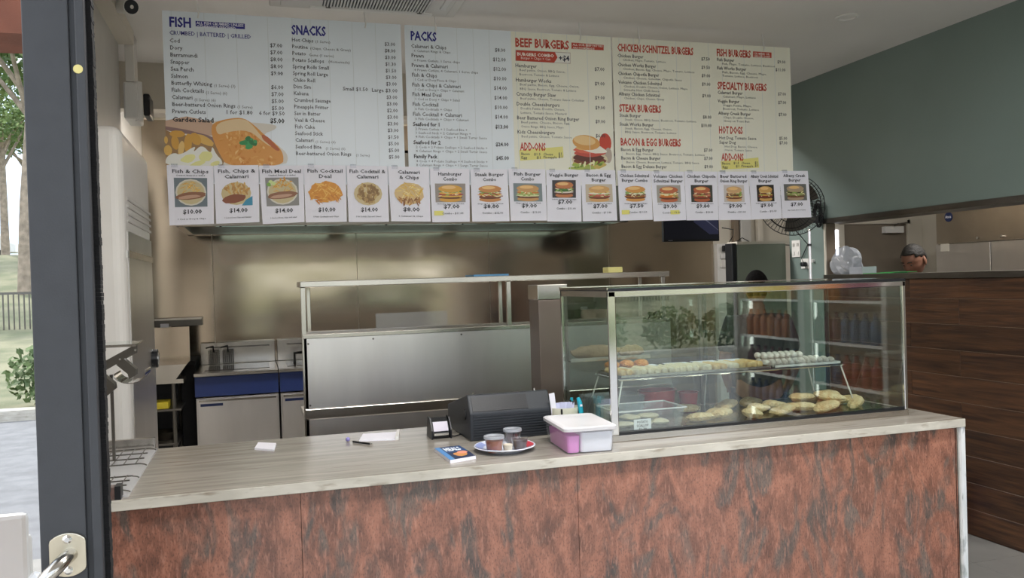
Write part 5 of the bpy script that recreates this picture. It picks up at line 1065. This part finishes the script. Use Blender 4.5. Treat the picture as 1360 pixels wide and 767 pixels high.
# ================================================================ PEOPLE
def person(loc, H, yaw, headpitch, label, hairm, thin_hair):
    t = thing('person', loc, label, 'person'); Rz = Matrix.Translation(loc) @ Matrix.Rotation(yaw, 4, 'Z')       # figure faces local -Y
    k = H / 1.72
    me = bpy.data.meshes.new('body'); V = []; E_ = []; Rr = []
    def nd(x, y, z, r, par=None, ry=None):
        V.append((x * k, y * k, z * k)); Rr.append((r * k, (ry or r) * k)); 
        if par is not None: E_.append((par, len(V) - 1))
        return len(V) - 1
    pel = nd(0, 0, .92, .15, None, .11); ab = nd(0, -.01, 1.08, .14, pel, .10); chst = nd(0, 0, 1.26, .165, ab, .11); nb = nd(0, 0, 1.41, .075, chst); nk = nd(0, -.01, 1.47, .055, nb); hd_ = nd(0, -.02, 1.54, .06, nk)
    for s in (-1, 1):
        hp = nd(s * .09, 0, .86, .09, pel); kn = nd(s * .1, -.01, .48, .058, hp); an = nd(s * .1, .02, .09, .038, kn); nd(s * .11, -.13, .035, .035, an)
        sh_ = nd(s * .18, 0, 1.37, .062, chst); el = nd(s * .235, .02, 1.09, .042, sh_); wr_ = nd(s * .20, -.16, .92, .028, el); pm = nd(s * .18, -.23, .89, .026, wr_, .018)
        for f in range(4):
            x = s * (.155 + .017 * f); a1 = nd(x, -.275, .885, .0095, pm); a2 = nd(x, -.305, .868, .0085, a1); nd(x, -.315, .845 + .004 * f, .0075, a2)
        th1 = nd(s * .145, -.22, .885, .010, pm); nd(s * .125, -.25, .87, .0085, th1)
    me.from_pydata(V, E_, []); body = bpy.data.objects.new('body', me); C.objects.link(body)
    sk_ = body.modifiers.new('skin', 'SKIN')
    for i, sv in enumerate(me.skin_vertices[0].data): sv.radius = Rr[i]; sv.use_root = (i == 0)
    body.modifiers.new('sub', 'SUBSURF').levels = 1
    dg = bpy.context.evaluated_depsgraph_get(); dg.update(); m2 = bpy.data.meshes.new_from_object(body.evaluated_get(dg)); bpy.data.objects.remove(body)
    # head joined into the same mesh
    hz0 = 1.615; hp_ = Matrix.Translation((0, -.02 * k, hz0 * k)) @ Matrix.Rotation(headpitch, 4, 'X')
    def hf(p):
        x, y, z = p.x, p.y, p.z
        X = x * .078; Y = y * .098; Z = z * .118
        if z < -.1: X *= 1 - .34 * (-z) ** 1.4; Y = Y * (1 - .18 * (-z)) - .012 * (-z)
        if y < -.3:
            Y += .010 * max(0, 1 - abs(z - .02) * 5) * (1 if abs(x) > .12 else 0)     # eye sockets
            n_ = max(0, 1 - abs(x) * 5.0); 
            if -.38 < z < .12: Y -= .024 * n_ * (.12 - z) / .5
            if -.62 < z < -.48 and abs(x) < .35: Y -= .005
            if z < -.82: Y -= .006
        return Vector((X, Y, Z)) * k
    hb = B(); hb.sph((0, 0, 0), 1, 40, 30, hp_, fn=hf)
    for s in (-1, 1): hb.sph((0, 0, 0), 1, 12, 8, hp_ @ Matrix.Translation((s * .08 * k, .012 * k, -.005 * k)) @ Matrix.Rotation(s * .3, 4, 'Z'), rx=.010 * k, ry=.02 * k, rz=.033 * k)
    tmp = hb.build('h', M['skin'])
    bm = bmesh.new(); bm.from_mesh(m2); bm.from_mesh(tmp.data); bmesh.ops.transform(bm, matrix=Matrix.Rotation(yaw, 4, 'Z'), verts=bm.verts)
    m3 = bpy.data.meshes.new('body'); bm.to_mesh(m3); bm.free(); bpy.data.objects.remove(tmp)
    for p in m3.polygons: p.use_smooth = True
    m3.materials.append(M['skin']); bo = bpy.data.objects.new('body', m3); C.objects.link(bo); bo.parent = t
    HM = Rz @ hp_
    # hair cap
    hb = B()
    def hairf(p):
        g = 1.07; q = hf(p) * g + Vector((0, .004, .004)); return q
    vs = []; n, m = 40, 26; keep = []
    hb.sph((0, 0, 0), 1, n, m, HM, fn=hairf)
    F2 = []; 
    for f in hb.f:
        ok = True
        for v in f:
            q = HM.inverted() @ Vector(hb.v[v]); q /= k
            lim = .070 if q.y < -.055 else (.045 if q.y < -.02 else (.0 + (-.02 if abs(q.x) < .06 else .02) if q.y < .03 else -.065))
            if q.z < lim: ok = False
        if ok: F2.append(f)
    hb.f = F2; hb.m = [0] * len(F2); ho = hb.build('hair', hairm, t, smooth=True); so = ho.modifiers.new('th', 'SOLIDIFY'); so.thickness = .006; so.offset = -1
    for s in (-1, 1):
        eo = B().sph((0, 0, 0), .007 * k, 12, 8, HM @ Matrix.Translation((s * .03 * k, -.079 * k, .001 * k))).build('eye', M['eye'], t, smooth=True)
        B().sph((0, 0, 0), .0045 * k, 10, 6, HM @ Matrix.Translation((s * .03 * k, -.0835 * k, -.001 * k))).build('iris', M['hair'], eo)
        B().tube([HM @ (Vector(v) * k) for v in ((s * .015, -.096, .024), (s * .03, -.098, .029), (s * .046, -.088, .024))], .0035 * k, 6).build('eyebrow', hairm, t)
    B().tube([HM @ (Vector(v) * k) for v in ((-.022, -.090, -.066), (0, -.099, -.064), (.022, -.090, -.066))], .004 * k, 6).build('lips', M['lips'], t)
    def cloth(nm, nodes, edges, m):
        me = bpy.data.meshes.new(nm); me.from_pydata([tuple(Matrix.Rotation(yaw, 3, 'Z') @ (Vector(v[:3]) * k)) for v in nodes], edges, []); o = bpy.data.objects.new(nm, me); C.objects.link(o); o.parent = t
        o.modifiers.new('skin', 'SKIN')
        for i, sv in enumerate(me.skin_vertices[0].data): sv.radius = (nodes[i][3] * k, (nodes[i][4] if len(nodes[i]) > 4 else nodes[i][3]) * k); sv.use_root = (i == 0)
        o.modifiers.new('sub', 'SUBSURF').levels = 2; me.materials.append(m)
    cloth('shirt', [(0, 0, .90, .175, .135), (0, -.01, 1.08, .165, .125), (0, 0, 1.28, .185, .13), (0, 0, 1.40, .09)] + [v for s in (-1, 1) for v in ((s * .18, 0, 1.375, .082), (s * .225, .01, 1.16, .065))], [(0, 1), (1, 2), (2, 3), (2, 4), (4, 5), (2, 6), (6, 7)], M['shirt'])
    cloth('trousers', [(0, 0, .95, .165, .125), (.1, 0, .84, .105), (.1, -.01, .48, .078), (.1, .02, .10, .062), (-.1, 0, .84, .105), (-.1, -.01, .48, .078), (-.1, .02, .10, .062)], [(0, 1), (1, 2), (2, 3), (0, 4), (4, 5), (5, 6)], M['trouser'])
    return t
pm_ = at(1217, 345, x=4.75)
person((4.75, 5.16, 0), 1.74, R(-78), R(24), 'man with short greying dark hair looking down beyond the wood plank half wall', M['hairgrey'], True)
person((3.02, 4.62, 0), 1.575, R(150), R(5), 'person with black hair mostly hidden behind the display cabinet', M['hair'], False)

# ================================================================ OUTSIDE AND BEHIND THE CAMERA (seen as reflections)
random.seed(21)
gv = []; gf = []; ys = [-.9, -3, -10, -13, -22, -38, -60, -140]; zs = [-.05, -.06, -.06, 0.0, .7, 3.3, 4.2, 6]
g = B(); g.add([(x, y, z) for y, z in zip(ys[:3], zs[:3]) for x in (-90, 90)], [(2 * i, 2 * i + 1, 2 * i + 3, 2 * i + 2) for i in range(2)]); struct(g.build('road', M['asphalt']))
g = B(); g.add([(x, y, z) for y, z in zip(ys[2:], zs[2:]) for x in (-90, 90)], [(2 * i, 2 * i + 1, 2 * i + 3, 2 * i + 2) for i in range(5)]); struct(g.build('grass_bank', M['grass']))
struct(B().box(-90, 90, -10.3, -10, -.06, .08).build('kerb', M['marble_edge']))
struct(B().box(-12, 12, -3.4, -.9, -.12, -.03).box(-7, -.98, -.9, 1.28, -.12, -.03).build('footpath', mat('pale_paving', '98958f', .9, noise=.05)))
def gz(y):
    for i in range(len(ys) - 1):
        if ys[i] >= y >= ys[i + 1]: return zs[i] + (zs[i + 1] - zs[i]) * (ys[i] - y) / (ys[i] - ys[i + 1])
    return 0
def leafball(b, c, r, n, s=.12):
    for i in range(n):
        d = Vector((random.gauss(0, 1), random.gauss(0, 1), random.gauss(0, 1))).normalized() * r * random.random() ** .4
        p = Vector(c) + Vector((d.x, d.y, d.z * .75)); u = Vector((random.gauss(0, 1), random.gauss(0, 1), random.gauss(0, 1))).normalized() * s; v = u.cross(Vector((random.random(), random.random(), random.random()))).normalized() * s * .6
        b.add([p - u, p + v, p + u, p - v], [(0, 1, 2, 3)])
def gum(h):
    t = thing('gum_tree', (0, 0, 0), 'x', 'tree'); tr = B(); top = Vector((.3, 0, h * .55)); tr.tube([(0, 0, -.3), (.1, 0, h * .25), top], [h * .022, h * .018, h * .013], 8)
    cr = B()
    for i in range(7):
        a = i * .9; e_ = top + Vector((math.cos(a) * h * .2, math.sin(a) * h * .2, h * (.1 + .05 * (i % 4)))); tr.tube([top - Vector((0, 0, h * .05 * (i % 3))), (top + e_) / 2 + Vector((0, 0, .2)), e_], [h * .009, h * .006, h * .003], 6); leafball(cr, e_, h * .13, 420, h * .014)
    leafball(cr, top + Vector((0, 0, h * .3)), h * .14, 420, h * .014)
    tr.build('trunk', M['bark'], t, smooth=True); c = cr.build('crown', M['leaf'], t); c['kind'] = 'stuff'; return t
gt = gum(9); V_ = lambda px, d: (at(px, 300, y=d).x, 2.34 - d)
locs = [V_(30, 30), V_(6, 41), V_(48, 52), (-19, -30), (2, -38), (14, -30), (24, -34), (34, -30), (42, -38), (-26, -40), (20, -48), (52, -33)]
names = ['just behind the fence, nearest of all', 'in front of the parked van', 'right of the parked van', 'far left on the bank', 'straight behind the doorway', 'right of the doorway on the bank', 'on the bank right of centre', 'on the right bank before the tall one', 'far right on the bank', 'at the far left end', 'deep behind the right bank', 'at the far right end']
for i, (x, y) in enumerate(locs):
    o = gt if i == 0 else dup(gt); o.location = (x, y, gz(y)); o.rotation_euler = (0, 0, i * 1.3); o.scale = [random.uniform(.85, 1.25)] * 3
    o['label'] = 'gum tree with pale trunk ' + names[i]; o['group'] = 'gum trees on the bank across the road'
hb = B(); leafball(hb, (0, 0, .5), .66, 900, .06); hp0 = solo(hb, 'hedge_bush', M['hedge'], 'x', 'bush', (0, 0, 0))
for i in range(22):
    o = hp0 if i == 0 else hp0.copy()
    if i: C.objects.link(o)
    x = -14 + i * 1.6; o.location = (x, -10.9 - (i % 2) * .3, -.05); o.rotation_euler = (0, 0, i * 1.1); tag(o, 'rounded green bush in the hedge row across the road', 'bush', 'hedge bushes along the kerb')
fe = thing('pool_fence', (-4, -22, .7), 'grey tubular fence on the grass bank across the road', 'fence')
w = B()
for i in range(260): w.box(-17 + i * .12, -16.97 + i * .12, -22, -21.97, .7, 1.65)
o = w.build('pickets', M['steel_dark'], fe); o['kind'] = 'stuff'; B().box(-17, 14.2, -22.02, -21.95, 1.6, 1.66).build('top_rail', M['steel_dark'], fe)
xv = at(-22, 335, y=74).x; yv = -71.7; zg = gz(yv)
vx = thing('parked_van', (xv, yv, zg), 'white van parked far away above the grass bank', 'van')
B().prism([(xv - 2.3, zg + .4), (xv - 2.3, zg + 1.95), (xv + 1.2, zg + 1.9), (xv + 2.0, zg + 1.2), (xv + 2.4, zg + 1.1), (xv + 2.4, zg + .4)], yv - .9, yv + .9, 'y').build('body', M['white'], vx, bevel=.08)
B().box(xv - 1.9, xv + 1.3, yv + .9, yv + .93, zg + 1.2, zg + 1.75).build('side_windows', M['black'], vx)
for x in (xv - 1.5, xv + 1.6): B().cyl((x, yv + .95, zg + .35), (x, yv + .7, zg + .35), .35, n=20).build('wheel', M['black'], vx)
# verandah posts and brick pier
for i, (x, y) in enumerate(((2.35, -2.4), (3.05, -2.6), (6.5, -2.6))):
    solo(B().box(x - .06, x + .06, y - .06, y + .06, -.06, 2.9), 'verandah_post', M['frame'], ['dark square verandah post nearest the doorway', 'dark square verandah post second from the doorway', 'dark square verandah post furthest right'][i], 'post', (x, y, -.06))
solo(B().box(-3.4, 8.5, -2.85, -2.45, 2.9, 3.15), 'verandah_beam', M['brickred'], 'long red brown verandah beam outside above the posts', 'beam', (2, -2.6, 2.9))
solo(B().box(-4.6, -3.4, -3.0, -2.3, -.06, 3.15), 'brick_pier', M['brickred'], 'red brown brick pier outside at the left', 'pier', (-4, -2.6, -.06))
# stacked white chairs outside (virtual image bottom left)
cx_, cy_ = -.90, -.42
cs = thing('garden_chair_set', (cx_, cy_, -.02), 'x', 'chair')
def chair(t, z):
    B().prism([(cx_ - .2, cy_ - .2), (cx_ + .2, cy_ - .2), (cx_ + .2, cy_ + .2), (cx_ - .2, cy_ + .2)], z + .42, z + .44, 'z').build('seat', M['white'], t, bevel=.006)
    B().box(cx_ - .2, cx_ + .2, cy_ - .23, cy_ - .20, z + .44, z + .85).build('backrest', M['white'], t, bevel=.02)
    for sx in (-.19, .19):
        for sy in (-.19, .19): B().cyl((cx_ + sx * 1.1, cy_ + sy * 1.1, z), (cx_ + sx, cy_ + sy, z + .42), .018, n=8).build('leg', M['white'], t)
        B().tube([(cx_ + sx * 1.1, cy_ + .17, z + .44), (cx_ + sx * 1.15, cy_ + .15, z + .63), (cx_ + sx * 1.15, cy_ - .2, z + .65)], .018, 8).build('armrest', M['white'], t, smooth=True)
chair(cs, -.02); cs['label'] = 'white plastic garden chair, lower one of the pair outside the door'; cs['group'] = 'stacked white plastic chairs'
for i in range(1):
    o = dup(cs, (cx_, cy_ + .035 * (i + 1), -.02 + .075 * (i + 1))); o['label'] = ['white plastic garden chair on top of the pair outside', 'white plastic garden chair in the middle of the stack outside', 'white plastic garden chair second from the top of the stack outside', 'white plastic garden chair on top of the stack outside'][i]
# drinks fridge beside the entrance, seen mirrored in the cabinet glass
df = thing('drinks_fridge', (3.7, .6, 0), 'tall open drinks fridge with lit shelves of bottles by the entrance', 'fridge')
B().box(3.36, 3.98, -.25, 1.28, 0, .35).box(3.36, 3.98, -.25, 1.28, 1.95, 2.15).box(3.93, 3.98, -.25, 1.28, .35, 1.95).box(3.36, 3.98, -.29, -.25, 0, 2.15).box(3.36, 3.98, 1.24, 1.28, 0, 2.15).box(3.36, 3.44, .48, .54, .35, 1.95).build('cabinet', M['greywall'], df)
lm = mat('fridge_lamp', 'eaf4ea', .5, emit=2.5)
for z in (.62, .86, 1.12, 1.38, 1.64):
    B().box(3.40, 3.93, -.25, 1.24, z, z + .015).build('shelf', M['white'], df)
for y in (-.24, .50, 1.22): B().box(3.46, 3.48, y, y + .012, .4, 1.9).build('lamp_tube', lm, df)
cols = ['8e3a34', '3f6b3c', 'a89a3a', 'a86a34', '5b2a3a', '3a5578']; BM = {}
for c in cols: BM[c] = mat('drink_' + c, c, .25, noise=.1)
cn = dict(zip(cols, ('red', 'green', 'yellow', 'orange', 'dark red', 'blue')))
zn = {.365: 'lowest', .635: 'second', .875: 'third', 1.135: 'fourth', 1.395: 'fifth', 1.655: 'top'}; prot = {}
for zi, z in enumerate((.365, .635, .875, 1.135, 1.395, 1.655)):
    for j in range(17):
        c = cols[(zi * 2 + (j // 6) * 1 + (zi * 3)) % 6]
        if c not in prot: o = B().lathe([(0, 0), (.031, 0), (.033, .01), (.033, .12), (.012, .16), (.012, .185), (0, .185)], (0, 0, 0), 12).build('drink_bottle', BM[c], smooth=True); prot[c] = o
        else: o = prot[c].copy(); C.objects.link(o)
        o.location = (3.45, -.2 + j * .086, z); tag(o, '%s drink bottle in the front row on the %s shelf of the drinks fridge' % (cn[c], zn[z]), 'bottle', '%s bottles on the %s fridge shelf' % (cn[c], zn[z]))
run_text()
